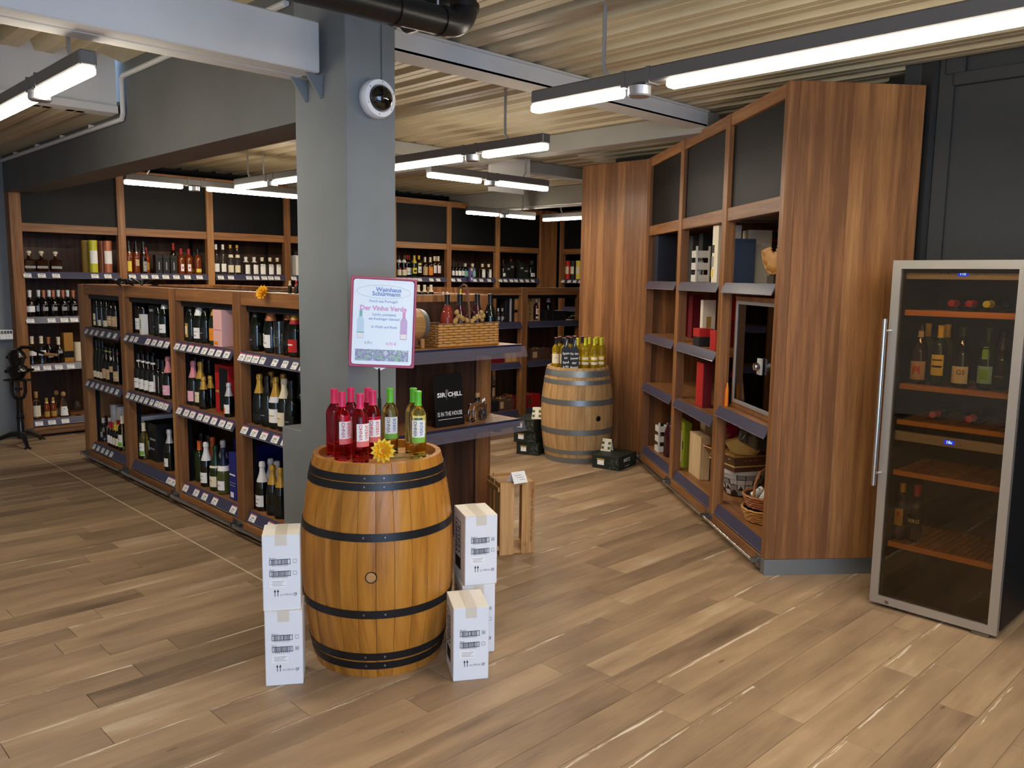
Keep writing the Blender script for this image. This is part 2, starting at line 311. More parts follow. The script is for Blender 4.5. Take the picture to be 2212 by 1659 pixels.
fa=ssteel('ceiling_beam',MB().box(-2.5,2.205,6.27,6.36,2.845,3.2).box(-2.5,2.205,6.25,6.42,2.80,2.85),'white_paint','deep white painted beam at the ceiling step on the left','beam')
ssteel('ceiling_beam',MB().box(2.545,5.3,3.475,3.50,2.80,2.905).box(2.545,5.3,3.475,3.64,2.798,2.812).box(2.545,5.3,3.455,3.62,2.895,2.907),'white_paint','pale steel beam running from the pillar towards the gift cabinet','beam')
ssteel('ceiling_beam',MB().box(5.3,5.45,3.47,9.9,2.76,2.906,0,.004),'steel_grey','grey steel beam passing over the gift cabinet','beam')
ssteel('ceiling_beam',MB().box(2.54,5.29,6.25,6.40,2.79,2.906,0,.004),'steel_grey','grey cross beam above the middle of the sparkling wine rack','beam')
ssteel('ceiling_beam',MB().box(5.46,8.24,6.25,6.40,2.79,2.906,0,.004),'steel_grey','grey cross beam beside the white hanging board','beam')
g3=ssteel('ceiling_beam',MB().box(8.25,8.45,5.56,9.9,2.67,2.906,0,.004),'steel_grey','grey steel beam with a pale pipe along its foot','beam')
MB().tube([(8.24,5.6,2.645),(8.24,9.9,2.645)],.016,8).obj('pipe','white_paint',g3)
a=at_y(1056,378,6.2); c=at_y(1139,378,6.2); z1=at_y(1095,338,6.2).z; z0=at_y(1095,417,6.2).z
tag(MB().box(a.x,c.x-.06,6.18,6.215,z0,z1,0,.004).box(c.x-.05,c.x,6.16,6.24,z0+.05,z1).obj('hanging_board','white_paint',None,0),'white square board hung below the ceiling between light tracks','board',None,'thing')
# white conduit pipes on the lintel
pp=[(2.228,3.95,3.05),(2.228,6.2,3.05),(2.228,6.225,3.03),(2.228,6.225,2.80),(2.228,6.25,2.765),(2.228,9.5,2.765)]
cp=tag(MB().tube(pp,.017,8).obj('conduit_pipe','white_paint'),'pale conduit pipe clipped along the dark lintel','pipe')
for y in(6.9,7.6,8.3,9.0): MB().box(2.215,2.2505,y-.012,y+.012,2.77,2.80).obj('pipe_clip','white_paint',cp,0)
# black waste pipe under the ceiling in front of the pillar
P0=[(1.3,2.8,2.715),(2.30,2.8,2.748)]; el=[]
for i in range(9):
    t=PI/2*i/8; el.append((2.33+.085*math.sin(t),2.8,2.75+.085*(1-math.cos(t))))
el2=[(2.415,2.8+.07*(1-math.cos(PI/2*i/6)),2.835+.0+.02*math.sin(PI/2*i/6)) for i in range(1,7)]
wp=tag(MB().tube(P0+el+el2+[(2.415,3.2,2.855)],.057,16).obj('waste_pipe','pipe'),'black waste pipe with elbow under the ceiling by the pillar','pipe')
for p,d in(((2.29,2.8,2.7475),(1,0,.03)),((2.06,2.8,2.7395),(1,0,.03)),((2.414,2.8,2.83),(.1,0,1))):
    dv=Vector(d).normalized(); MB().tube([Vector(p)-dv*.012,Vector(p)+dv*.012],.063,16).obj('collar','pipe',wp)
MB().tube([(2.27,2.8,2.80),(2.27,2.8,2.93)],.005,6).obj('hanger','alu',wp)
# dome security camera
q=Vector((2.412,PY0,2.542)); dc=thing('dome_camera','white round security camera with black dome on pillar','camera',q)
R0=RX(PI/2)
MB().lathe([(0,0),(.088,0),(.092,.006),(.092,.035),(.086,.052),(.066,.056),(.062,.05),(0,.05)],32,0,R0).obj('housing','white_plastic',dc)
MB().lathe([(.062,.048)]+[(.062*math.cos(t*PI/16),.05+.05*math.sin(t*PI/16)) for t in range(1,9)],28,0,R0).obj('dome','lens',dc)
for i in range(6):
    t=i*PI/3+.4; MB().lathe([(0,.057),(.003,.0565),(.003,.05)],8,0,R0@T(.076*math.cos(t),.076*math.sin(t),0)).obj('screw','steel',dc)
# ------------------------------------------------------------------ linear track lights
ZL=2.495
def light(axis,line,segs,spots,a,b,rods,label,zc=2.91):
    """axis 'x' or 'y': track along that axis at the other coordinate = line; segs lit tubes, [a,b] housing"""
    M=Matrix.Identity(4) if axis=='x' else RZ(PI/2)
    th=thing('track_light',label,'light',(0,line,0) if axis=='x' else (line,0,0),0,'linear track lights')
    a,b=min(a,b),max(a,b)
    MB().box(a,b,-.034,.034,ZL+.036,ZL+.098,0,.006,M).obj('housing','fixture',th,0)
    for s,e in segs:
        s,e=min(s,e),max(s,e); tb=MB().box(s,e,-.031,.031,ZL,ZL+.037,0,.009,M)
        for i_,f_ in enumerate(tb.f): tb.m[i_]=0 if max(tb.v[k_][2] for k_ in f_)<ZL+.012 else 1
        tb.obj('led_tube',['led','led_side'],th,30)
    for c in spots:
        o=MB().lathe([(0,ZL-.012),(.044,ZL-.012),(.05,ZL-.006),(.05,ZL+.03),(0,ZL+.03)],20,0,M@T(c,0,0)).obj('spot_head','alu',th)
        for e in(-.065,.065): MB().box(c+e-.01,c+e+.01,-.037,.037,ZL+.03,ZL+.1,0,0,M).obj('clamp','fixture',th,0)
    for c in rods:
        MB().tube([M@Vector((c-.03,0,ZL+.098)),M@Vector((c,0,ZL+.14)),M@Vector((c,0,zc))],.009,8).obj('hanger_rod','alu',th)
    return th
def Lx(px,py): return at_z(px,py,ZL+.015).x
def Ly(px,py): return at_z(px,py,ZL+.015).y
light('y',2.985,[(Ly(1165,240),Ly(1370,209)),(Ly(1462,188),-1.9)],[Ly(1417,205)],Ly(1160,238),-1.95,[Ly(1322,215),.6],'long track light hung in front of the gift cabinet')
light('y',3.86,[(Ly(800,374),Ly(1032,349)),(Ly(1078,341),Ly(1222,325))],[Ly(1055,345)],Ly(798,374),Ly(1224,325),[Ly(1127,336)],'track light hung above the shelf end with the basket')
light('x',5.42,[(Lx(915,380),Lx(1028,393)),(Lx(1065,398),Lx(1164,411))],[Lx(1046,396)],Lx(913,380),Lx(1166,411),[Lx(1126,405)],'cross track light in front of the white hanging board')
light('x',8.02,[(Lx(248,398),Lx(378,407)),(Lx(430,412),Lx(690,432))],[Lx(405,409)],Lx(247,398),Lx(692,432),[Lx(303,402),Lx(560,421)],'track light hung along the spirits wall beside the lintel')
light('y',3.77,[(Ly(516,407),Ly(590,399)),(Ly(612,396),Ly(680,388))],[Ly(601,397)],Ly(515,407),Ly(682,388),[Ly(545,404)],'track light hung above the rear of sparkling wine rack')
light('y',1.21,[(Ly(232,160),Ly(97,206)),(Ly(80,212),6.15)],[Ly(95,207)],Ly(234,160),6.2,[Ly(183,178)],'track light hung below the white beams at the left',3.13)
light('x',8.13,[(Lx(987,461),Lx(1060,466)),(Lx(1083,468),Lx(1150,472))],[Lx(1072,467)],Lx(986,461),Lx(1151,472),[Lx(1125,470)],'track light hung before the liqueur bays of spirits wall')
light('y',8.62,[(Ly(1203,478),Ly(1290,468))],[],Ly(1202,478),Ly(1295,468),[Ly(1227,475)],'short track light near the far corner rack')
light('y',.1,[(-1.9,1.3)],[],-1.95,1.35,[.2],'added unseen track light that brightens the shop front',3.13)  # extra lamp out of view, added to light the front
# ------------------------------------------------------------------ price tags (card with printed figures), racks
def tag_mesh(price,red=False,w=.062,h=.058):
    b=MB().box(-w/2,w/2,-.0008,.0004,-h/2,h/2)
    if red: b.box(-w/2,w/2,-.0013,-.0008,h/2-.013,h/2,2)
    v,f=text(price,.019,.015); b.add(v,f,1,T(0,-.0016,-.006 if red else .001)@FRONT@Matrix.Scale(1.05,4,(1,0,0)))
    b.box(-w*.38,w*.1,-.0013,-.0008,-h*.38,-h*.31,3)
    if not red: b.box(-w*.38,w*.3,-.0013,-.0008,h*.26,h*.32,3)
    return b.mesh('price_tag',['paper','ink','tag_red','ink_grey'],0,False)
TAGS=[tag_mesh(p) for p in('39,95','33,95','21,95','14,95','9,95')]; TAGR=[tag_mesh(p,True,.078,.06) for p in('8,95','12,95','5,99')]
BIG=[tag_mesh(p,False,.072,.062) for p in('39,95','33,95','77,50','27,95','31,95')]
def shelf_part(root,x0,x1,y0,y1,zt,tags=(),red=(),big=False,board='wood_h',rail='price_rail',th=.034,lift=.06,full=(0,1)):
    s=MB().box(x0,x1,y0,.117,zt-th,zt).box(full[0],full[1],.1172,y1,zt-th,zt).obj('shelf',board,root,0)
    prof=[(-.034,-lift-.002),(-.031,-lift-.004),(.002,-.006),(.002,0),(-.003,.003)]
    n=len(prof); b=MB(); vs=[(x,y0+p,zt+q) for x in(x0+.003,x1-.003) for p,q in prof]
    b.add(vs,[tuple(range(n)),tuple(range(n,2*n))[::-1]]+[(i,(i+1)%n,n+(i+1)%n,n+i) for i in range(n)]); b.obj('price_rail',rail,s,0)
    MB().tube([(x0+.003,y0-.034,zt-lift-.003),(x1-.003,y0-.034,zt-lift-.003)],.0022,6).obj('rail_edge','clear_rail',s)
    ang=math.atan2(.034,lift)
    for i,x in enumerate(list(tags)+list(red)):
        isr=i>=len(tags); ml=(BIG if big else TAGS) if not isr else TAGR
        o=link('price_tag',ml[(i*7+int(x*13))%len(ml)],s,(x,y0-.0185,zt-lift/2+.001)); o.rotation_euler=(-ang,0,0)
    return s
def bumper(root,x0,x1,z=.066):
    r=MB().tube([(x0+.03,-.04,z),(x1-.03,-.04,z)],.0115,10).obj('bumper_rail','chrome',root)
    for x,sg in((x0+.002,1),(x1-.002,-1)):
        b=MB().box(min(x,x+sg*.07),max(x,x+sg*.07),-.004,.0,z-.045,z+.032,0,.001).box(min(x+sg*.008,x+sg*.03),max(x+sg*.008,x+sg*.03),-.052,-.002,z-.013,z+.015,0,.002)
        for k in(.045,.06): b.lathe([(0,-.0055),(.0035,-.0055),(.0035,-.004)],8,0,T(x+sg*k,0,z+.018)@RX(PI/2)@T(0,0,.0095))
        b.obj('bracket','steel',r,0)
def rack_bay(label,loc,rz,w,H,shelves,depth=.56,pw=.09,tall=False,last=0.,first=0.,group=None,name='shelf_bay',bottom=True,back='wood_dark',pd=.07,upright_strip='black'):
    t=thing(name,label,'shelf',(loc[0],loc[1],0),rz,group); x0=pw
    MB().box(0,pw,0,pd,.10,H,0,.003).obj('post','wood_v',t,0)
    if last: MB().box(w+.0004,w+last,0,pd,.10,H,0,.003).obj('post','wood_v',t,0)
    if first: MB().box(0,.03,pd+.0004,depth,.10,H,0,.002).obj('end_panel','wood_v',t,0)
    MB().box(x0-.04 if not first else .032,w-.002 if not last else w+last-.002,depth-.02,depth,.10,H-.01).obj('back_panel',back,t,0)
    if upright_strip: MB().box(x0*.35,x0*.65,pd+.0004,pd+.045,.13,H-.05).obj('upright_strip',upright_strip,t,0)
    if tall:
        MB().box(x0,w-.0006,.008,.06,2.09,2.175,0,.002).obj('mid_rail','wood_h',t,0)
        MB().box(x0,w-.0006,.03,.05,2.175,2.70).obj('header_panel','header_grey',t,0)
        MB().box(x0,w-.0006,.008,.06,2.70,H,0,.002).obj('top_rail','wood_h',t,0)
        MB().box(x0,w-.0006,.0605,depth-.0205,2.10,2.12).obj('ceiling_board','wood_dark',t,0)
    else:
        MB().box(x0,w-.0006,.012,.05,H-.085,H,0,.002).obj('top_rail','wood_h',t,0)
        MB().box(x0,w-.0006,.0505,.060,H-.125,H-.045).obj('light_pelmet','black',t,0)
        MB().box(.0005 if not first else .032,w-.0005,.0605,depth-.022,H-.038,H-.02).obj('top_board','wood_h',t,0)
    for s in shelves:
        z,tg,rd=s[0],s[1],s[2]; shelf_part(t,x0+.002,w-.002,.015 if z>.3 else .04,depth-.024,z,tg,rd,*(s[3:]),full=(.032 if first else .0005,w-.0005 if not last else w+last-.04))
    if bottom:
        MB().box(.0005,w+last-.0005,.0,.036,.025,.10,0,.002).obj('base_board','wood_h',t,0)
        MB().box(.0005,w+last-.0005,.06,depth-.02,0,.10).obj('toe_kick','black',t,0)
        bumper(t,0,w+last)
    return t
def ticks(a,b,n,j=.012,seed=1):
    r=random.Random(seed); return [a+(b-a)*i/max(1,n-1)+r.uniform(-j,j) for i in range(n)]
# island of sparkling wine (faces -X): bays step along -Y
IX=2.43; IY=[8.066,7.062,6.062,5.061,4.066]; IH=1.59; RI=-PI/2
SH=(1.215,.75,.175)
isl=[('sparkling wine shelf bay farthest from the pillar, one cream-labelled slim bottle on top',ticks(.19,.9,6,.01,2),[],ticks(.17,.9,7,.01,3),[],ticks(.18,.62,5,.01,4),[]),
 ('sparkling wine shelf bay with a black carton on its bottom shelf',[.15,.27,.36],ticks(.6,.95,4,.005,5),ticks(.13,.72,7,.005,6),[.80,.89],[],[.84,.92]),
 ('sparkling wine shelf bay with a tall pink gift box on its top shelf',[],ticks(.14,.92,8,.006,7),[],ticks(.14,.93,8,.006,8),[],[.14,.32,.46,.62,.9]),
 ('sparkling wine shelf bay beside the grey pillar block, copper-foiled bottles on top',[.4,.55,.67,.78],[.13,.22,.31,.88],[],ticks(.14,.92,7,.006,9),[],[.17,.4,.6,.8])]
for k,(lb_,a,ar,m_,mr,lo,lr) in enumerate(isl):
    y=IY[k]; w=IY[k]-IY[k+1]
    rack_bay(lb_,(IX,y),RI,w,IH,[(SH[0],a,ar),(SH[1],m_,mr),(SH[2],lo,lr)],.64,.12 if k==0 else .095,last=0.,first=1. if k==0 else 0.,group='bays of the sparkling wine rack')
# back half of the island and its end display (faces -Y)
rb=thing('shelf_bay','wine rack half turned to the far aisle behind the basket','shelf',(3.735,4.08,0),PI/2)
MB().box(0,3.98,0,.07,.0,1.59,0,.003).obj('front_frame','wood_v',rb,0); MB().box(0,3.98,.07,.6,1.47,1.49).obj('top_board','wood_dark',rb,0); MB().box(3.95,3.98,.07,.6,0,1.59).obj('end_panel','wood_v',rb,0)
ed=thing('end_display','brown end panel display with two navy-edged shelves at the rack end','shelf',(2.44,4.04,0))
MB().box(.10,1.152,0,.022,.03,1.585,0,.002).obj('end_panel','wood_dark',ed,0); MB().box(.10,1.29,-.004,.024,1.545,1.59,0,.002).obj('cap_rail','wood_v',ed,0)  # panel in dark wood: shade under the shelves put into its colour
MB().box(1.162,1.288,-.012,.03,.02,1.585,0,.003).obj('post','wood_v',ed,0); MB().box(1.152,1.162,.004,.02,.03,1.58).obj('upright_strip','black',ed,0)  # black strip paints in the dark gap between panel and post
for zt,x1 in((1.287,1.235),(.815,1.235)):
    s=MB().box(.105,x1,-.335,-.002,zt-.034,zt,0,.0015).obj('shelf','wood_h',ed,0)
    MB().box(.105,x1,-.345,-.337,zt-.048,zt+.002,0,.001).obj('edge_strip','price_dark',s,0)
    MB().quad((.105,-.347,zt-.01),(x1+.03,-.347,zt-.01),(x1+.03,-.372,zt-.075),(.105,-.372,zt-.075)).obj('price_rail','film',s,0,False)
    MB().box(x1-.16,x1-.12,-.30,-.02,zt-.075,zt-.034).obj('shelf_bracket','black',s,0)
# spirits wall (faces -Y)
AY=9.445; AX=[2.257,3.275,4.258,5.245,5.87,6.858,7.842,8.815,9.783]
S4=(1.69,1.235,.75,.175)
def tl(px,k,z): return [at_y(p,y,AY-.02).x-AX[k] for p,y in px]
def tt(pxs,k,yy): return [at_y(p,yy,AY-.02).x-AX[k] for p in pxs]
wal=[('spirits bay beside the cast-iron corkscrew stand with dark decanters on top',[tt([60,91,122,206,234],0,593),tt([66,112,140,161],0,690),tt([78,103,128,154],0,795),tt([87,115,144],0,915)]),
 ('spirits bay with amber whisky bottles and black gin boxes on its shelf',[tt([287,313,336,359,382,406,432],1,596),[],[],[]]),
 ('spirits bay with clear white-labelled bottles on its shelf',[tt([478,500,539,555,572,586,600],2,597),[],[],[]]),
 ('narrow spirits bay half hidden by the grey pillar with a white box',[tt([636],3,598),[],[],[]]),
 ('spirits bay hidden behind the grey pillar and the portugal poster',[[],[],[],[]]),
 ('liqueur bay with red and yellow capped dark bottles on its shelf',[tt([860,876,887,898,908,933,948],5,604),[],[],[]]),
 ('gin bay with blue-tinted corked bottles on its shelf',[tt([980,993,1027,1041,1058],6,606),[],[],[]]),
 ('whisky bay with green gift boxes on its shelf next to the corner',[tt([1082,1093,1106,1116,1128,1140,1152],7,606),[],[],[]])]
for k,(lb_,tg) in enumerate(wal):
    rack_bay(lb_,(AX[k],AY),0,AX[k+1]-AX[k],2.78,[(z,t_,[],True) for z,t_ in zip(S4,tg)],.52,.105 if k==0 else .082,True,last=.395 if k==7 else 0.,first=1. if k==0 else 0.,group='bays of the spirits wall')
tag(MB().box(2.256,2.362,AY-.006,AY,.0,.10,0,.001).obj('corner_plate','steel'),'steel corner plate at the foot of the spirits wall','plate')
rack_bay('corner rack bay with dark, red and green gift tubes on its shelf',(10.185,9.40),RI,1.0,2.78,[(1.69,[.10,.24,.36,.48,.57],[],True),(1.235,[],[]),(.75,[],[]),(.175,[],[])],.5,.082,True,last=.08)
# gondola of gift boxes behind the pale barrel (faces -Y)
GY=6.80; GX=[5.77,6.757,7.75]
for k,lb_ in enumerate(('gift box gondola bay with a black windowed box on top shelf','gift box gondola bay with an open wooden bottle case on top')):
    rack_bay(lb_,(GX[k],GY),0,GX[k+1]-GX[k],IH,[(1.195,[],[]),(.735,[],[]),(.175,[],[])],.5,.10,last=.10 if k else 0.,first=1. if not k else 0.,group='bays of the gift box gondola')
# tall gift cabinet (angled)
CO=(6.185,4.632); CRZ=math.radians(-128.807); CW=[-.05,.955,1.965,2.905]
cabs=['gift cabinet bay with a dark navy box on its top shelf','gift cabinet bay with small white crate on top and a green box below','gift cabinet bay with the glass showcase and wicker baskets']
MC=T(CO[0],CO[1],0)@RZ(CRZ)
def CL(x,y,z): return MC@Vector((x,y,z))
for k in range(3):
    o=CL(CW[k],0,0)
    sh=[(1.685,[],[]),(1.215,[],[]),(.765,[],[]),(.175,[],[])] if k<2 else [(1.685,[],[]),(.86,[],[]),(.175,[],[])]
    t=rack_bay(cabs[k],(o.x,o.y),CRZ,CW[k+1]-CW[k],2.78,sh,.74,.082,True,last=.0,back='wood_v',upright_strip=None,group='bays of the tall gift cabinet',first=1. if k==0 else 0.)
    if k==2:
        x1=CW[3]-CW[2]
        MB().box(x1,x1+.06,0,.06,.095,2.782,0,.003).obj('post','wood_v',t,0)
        MB().box(x1+.032,x1+.06,.06,.775,.095,2.782,0,.002).obj('side_panel','wood_v',t,0)
        MB().box(x1+.0,x1+.0595,.0,.775,0,.094,0,.001).obj('plinth','galvanised',t,0)
# wood clad partition left of the cabinet
pt=thing('partition','tall wood clad partition behind the pale barrel','panel',(6.29,4.66,0))
MB().box(0,.03,.0,.86,.0,2.79,0,.003).obj('front_panel','wood_v',pt,0); MB().box(.03,.5,.83,.86,0,2.79).obj('return_panel','wood_v',pt,0)
# ------------------------------------------------------------------ bottles
PR=dict(
 bordeaux=[(.030,0),(.0365,.004),(.0375,.012),(.0375,.188),(.0355,.203),(.028,.220),(.0185,.233),(.0150,.243),(.0142,.25),(.0142,.292),(.0155,.293),(.0155,.302),(.012,.303)],
 burgundy=[(.034,0),(.0405,.005),(.0412,.014),(.0412,.150),(.039,.172),(.030,.205),(.021,.228),(.0160,.242),(.0145,.252),(.0142,.292),(.0158,.293),(.0158,.302),(.012,.303)],
 champagne=[(.036,0),(.0435,.005),(.0445,.014),(.0445,.140),(.042,.165),(.033,.202),(.024,.230),(.0185,.250),(.0165,.262),(.0160,.285),(.0195,.288),(.0195,.302),(.0175,.318),(.010,.322)],
 flute=[(.030,0),(.0355,.005),(.0362,.014),(.0362,.165),(.034,.195),(.0265,.238),(.019,.272),(.0152,.29),(.0142,.30),(.0142,.338),(.0155,.339),(.0155,.348),(.012,.349)],
 half=[(.022,0),(.0275,.004),(.0282,.01),(.0282,.125),(.026,.138),(.018,.155),(.0125,.168),(.012,.175),(.012,.205),(.013,.206),(.013,.213),(.01,.214)],
 splits=[(.028,0),(.0335,.004),(.034,.012),(.034,.100),(.032,.12),(.025,.148),(.018,.17),(.0145,.185),(.0135,.20),(.0165,.203),(.0165,.213),(.0145,.226),(.008,.229)],
 spirit=[(.034,0),(.0395,.004),(.040,.012),(.040,.165),(.037,.186),(.025,.203),(.0165,.213),(.0155,.225),(.0155,.262),(.0172,.263),(.0172,.285),(.013,.286)],
 squat=[(.040,0),(.0475,.005),(.048,.014),(.048,.118),(.043,.140),(.026,.158),(.0175,.165),(.0165,.172),(.0165,.188),(.0195,.189),(.0195,.212),(.014,.213)],
 globe=[(.024,0),(.036,.004),(.041,.03),(.0435,.06),(.0435,.11),(.039,.145),(.026,.17),(.0165,.186),(.015,.20),(.015,.245),(.017,.246),(.017,.268),(.012,.27)],
 pyramid=[(.05,0),(.062,.004),(.0625,.012),(.052,.075),(.034,.145),(.019,.185),(.0165,.20),(.0165,.215),(.014,.216),(.02,.222),(.022,.24),(.016,.256),(.006,.262)],
 magnum=[(.046,0),(.056,.006),(.057,.018),(.057,.185),(.054,.215),(.043,.262),(.031,.300),(.0235,.328),(.021,.34),(.0205,.375),(.0245,.379),(.0245,.396),(.022,.415),(.012,.42)],
)
def rad(pr,z):
    for (r0,z0),(r1,z1) in zip(pr,pr[1:]):
        if z0<=z<=z1: return r0+(r1-r0)*(z-z0)/max(1e-6,z1-z0)
    return pr[-1][0]
def patch(b,pr,z0,z1,half,mi,off=.0007,c=0.,n=None):
    """curved label: centred on local -Y (plus c), hugging the profile"""
    n=n or max(3,int(half/5)); rows=3; vs=[]; h=math.radians(half); c=math.radians(c)
    for j in range(rows+1):
        z=z0+(z1-z0)*j/rows; r=rad(pr,z)+off
        for i in range(n+1):
            a=-PI/2+c-h+2*h*i/n; vs.append((r*math.cos(a),r*math.sin(a),z))
    b.add(vs,[(j*(n+1)+i,j*(n+1)+i+1,(j+1)*(n+1)+i+1,(j+1)*(n+1)+i) for j in range(rows) for i in range(n)],mi)
def curved_text(b,pr,body,size,zc,c,mi,vert=False,off=.0016,bold=.01,sx=1.):
    v,f=text(body,size,bold); o=[]
    for x,y,_ in v:
        x*=sx; u,w=(-y,x) if vert else (x,y); z=zc+w; r=rad(pr,z)+off; a=-PI/2+math.radians(c)+u/r; o.append((r*math.cos(a),r*math.sin(a),z))
    b.add(o,f,mi)
# kind: profile, glass, cap material, cap from z, labels [(z0,z1,half,mat)], accents [(z0,z1,half,mat,centre)], extra neck bands
KD={}
def kind(n,pr,glass,cap,cz,labels=(),acc=(),neck=None,name='wine_bottle'): KD[n]=dict(pr=pr,glass=glass,cap=cap,cz=cz,labels=labels,acc=acc,neck=neck,name=name)
_BM={}
def bottle(n,pos,rz,label,group,cat='bottle',scale=1.):
    k=KD[n]; pr=PR[k['pr']]
    if n not in _BM:
        seg=20
        body=MB().lathe([(0,.0)]+list(pr)+[(0,pr[-1][1])],seg).mesh(k['name'],k['glass'],40)
        parts=[]
        if k['cap']:
            cz=k['cz']; ps=[(rad(pr,cz)+.0011,cz)]+[(r+.0011,z) for r,z in pr if z>cz]+[(0,pr[-1][1]+.0012)]
            parts.append(('cap',MB().lathe(ps,seg).mesh('cap',k['cap'],40)))
        if k['neck']:
            z0,z1,m=k['neck']; b=MB().lathe([(rad(pr,z0)+.0016,z0),(rad(pr,(z0+z1)/2)+.0016,(z0+z1)/2),(rad(pr,z1)+.0016,z1)],seg); parts.append(('neck_band',b.mesh('neck_band',m,40,False)))
        for i,(z0,z1,h,m) in enumerate(k['labels']):
            b=MB(); patch(b,pr,z0,z1,h,0); ms=[m]
            for a in k['acc']:
                if a[0]>=z0 and a[1]<=z1:
                    if a[3] not in ms: ms.append(a[3])
                    patch(b,pr,a[0],a[1],a[2],ms.index(a[3]),.0013,a[4] if len(a)>4 else 0.)
            for tx in k.get('text',()):
                if z0<=tx[2]<=z1:
                    if tx[4] not in ms: ms.append(tx[4])
                    curved_text(b,pr,tx[0],tx[1],tx[2],tx[3],ms.index(tx[4]),tx[5] if len(tx)>5 else False)
            parts.append(('label',b.mesh('label',ms,40,False)))
        _BM[n]=(body,parts)
    body,parts=_BM[n]
    o=link(k['name'],body,None,pos,rz)
    if scale!=1.: o.scale=(scale,)*3
    tag(o,label,cat,group)
    for pn,me in parts: link(pn,me,o)
    return o
PLACED=[]; RECTS=[]
def put(n,p,depth,rz,label,group,scale=1.,cat='bottle',jit=14,bound=None):
    """set a bottle down at p, sliding it back along depth until it is clear of its neighbours"""
    r=max(q[0] for q in PR[KD[n]['pr']])*scale; p=Vector(p); d=Vector(depth)
    def clear(p):
        if bound and math.hypot(p.x-bound[0],p.y-bound[1])>bound[2]: return False
        if any(abs(q[2]-p.z)<.03 and math.hypot(q[0]-p.x,q[1]-p.y)<r+q[3]+.001 for q in PLACED): return False
        for (bx,by,bz,hw,hd,a,hh) in RECTS:
            if p.z>bz+hh or p.z+.2<bz: continue
            dx,dy=p.x-bx,p.y-by; u=abs(dx*math.cos(a)+dy*math.sin(a))-hw; v=abs(-dx*math.sin(a)+dy*math.cos(a))-hd
            if math.hypot(max(u,0),max(v,0))<r+.001: return False
        return True
    side=Vector((-d.y,d.x,0)); best=None
    for k in range(9):
        for s_ in((0,.012,-.012,.025,-.025) if not bound else [.01*((i+1)//2)*(-1)**i for i in range(34)]):
            c_=p+d*(.04*k)+side*s_
            if clear(c_): best=c_; break
        if best: break
    p=best or p
    PLACED.append((p.x,p.y,p.z,r))
    return bottle(n,p+Vector((0,0,.0006)),rz+math.radians(random.uniform(-jit,jit)),label,group,cat,scale)
W_=lambda z0,z1,h=62: (z0,z1,h,'l_white')
kind('red_white','bordeaux','dark_glass_w','f_black',.235,[(.03,.12,62,'l_white')],[(.085,.09,40,'ink_grey'),(.06,.064,30,'ink_grey')])
kind('red_plain','bordeaux','dark_glass_w','f_black',.235)
kind('red_ring','burgundy','dark_glass_w','f_black',.25,[(.025,.105,66,'l_white')],[(.07,.075,30,'ink_grey')],(.236,.25,'f_white'))
kind('burg_tan','burgundy','dark_glass_w','f_black',.25,[(.03,.115,66,'l_tan')],[(.09,.095,40,'l_cream'),(.06,.066,50,'l_cream')],(.262,.27,'f_red'))
kind('burg_tan_g','burgundy','dark_glass_w','f_black',.25,[(.03,.115,66,'l_tan')],[(.09,.095,40,'l_cream')],(.262,.27,'f_lime'))
kind('low_white','flute','dark_glass_b','f_black',.29,[(.02,.075,62,'l_cream')])
kind('slim_gold','flute','dark_glass_b','f_gold',.285,[(.02,.062,50,'l_cream'),(.07,.13,50,'l_cream')])
kind('k_label','burgundy','dark_glass_w','f_black',.25,[(.10,.15,60,'l_tan'),(.2,.225,40,'l_white')],())
kind('half_red','half','dark_glass_w','f_red',.16,[(.03,.10,64,'l_white')]); kind('half_yellow','half','dark_glass_w','f_yellow',.16,[(.03,.095,64,'l_cream')])
kind('half_clear','half','clear_glass','f_silver',.168,[(.04,.09,60,'l_grey')]); kind('half_brown','half','brown_glass','f_black',.16,[(.07,.1,64,'l_tan')])
kind('white_green','bordeaux','white_wine','f_cream',.236,[(.035,.14,64,'l_white')],[(.04,.075,50,'l_green',10),(.1,.105,30,'ink_grey')])
kind('olive_cap','bordeaux','olive_glass','f_yellow',.236)
kind('cham_black','champagne','dark_glass_b','f_black',.215,[(.04,.11,66,'l_black')],[(.07,.075,30,'ink_grey')],name='champagne_bottle')
kind('cham_silver','champagne','dark_glass_b','f_silver',.215,[(.035,.10,60,'l_white')],[(.06,.066,30,'ink_grey')],name='champagne_bottle')
kind('cham_white','champagne','dark_glass_b','f_white',.19,[(.03,.105,66,'l_white')],[(.075,.08,34,'ink_grey'),(.045,.055,16,'l_grey')],name='champagne_bottle')
kind('cham_gold','champagne','dark_glass_b','f_gold',.2,[(.03,.105,66,'l_cream')],[(.075,.08,34,'l_gold')],name='champagne_bottle')
kind('cham_goldp','champagne','dark_glass_b','f_gold',.2,[(.03,.07,66,'l_black')],name='champagne_bottle')
kind('cham_copper','champagne','dark_glass_b','f_copper',.2,[(.035,.115,60,'l_white')],[(.06,.066,26,'ink_grey'),(.08,.10,5,'l_grey',-12)],name='champagne_bottle')
kind('cham_orange','champagne','green_glass','f_gold',.2,[(.03,.115,62,'l_orange')],[(.075,.08,34,'l_gold')],name='champagne_bottle')
kind('cham_redorange','champagne','green_glass','f_orange',.165,[(.03,.105,66,'l_orange')],[(.07,.076,36,'l_gold')],name='champagne_bottle')
kind('cham_pink','champagne','dark_glass_b','f_rose',.2,[(.03,.105,66,'l_pink')],[(.06,.066,30,'l_white')],name='champagne_bottle')
kind('cham_shield','champagne','dark_glass_b','f_black',.215,[(.03,.13,30,'l_gold')],[(.05,.11,20,'l_cream')],name='champagne_bottle')
kind('cham_red','champagne','dark_glass_b','f_gold',.22,[(.03,.105,66,'l_red')],[(.07,.078,34,'l_white')],(.195,.22,'f_red'),name='champagne_bottle')
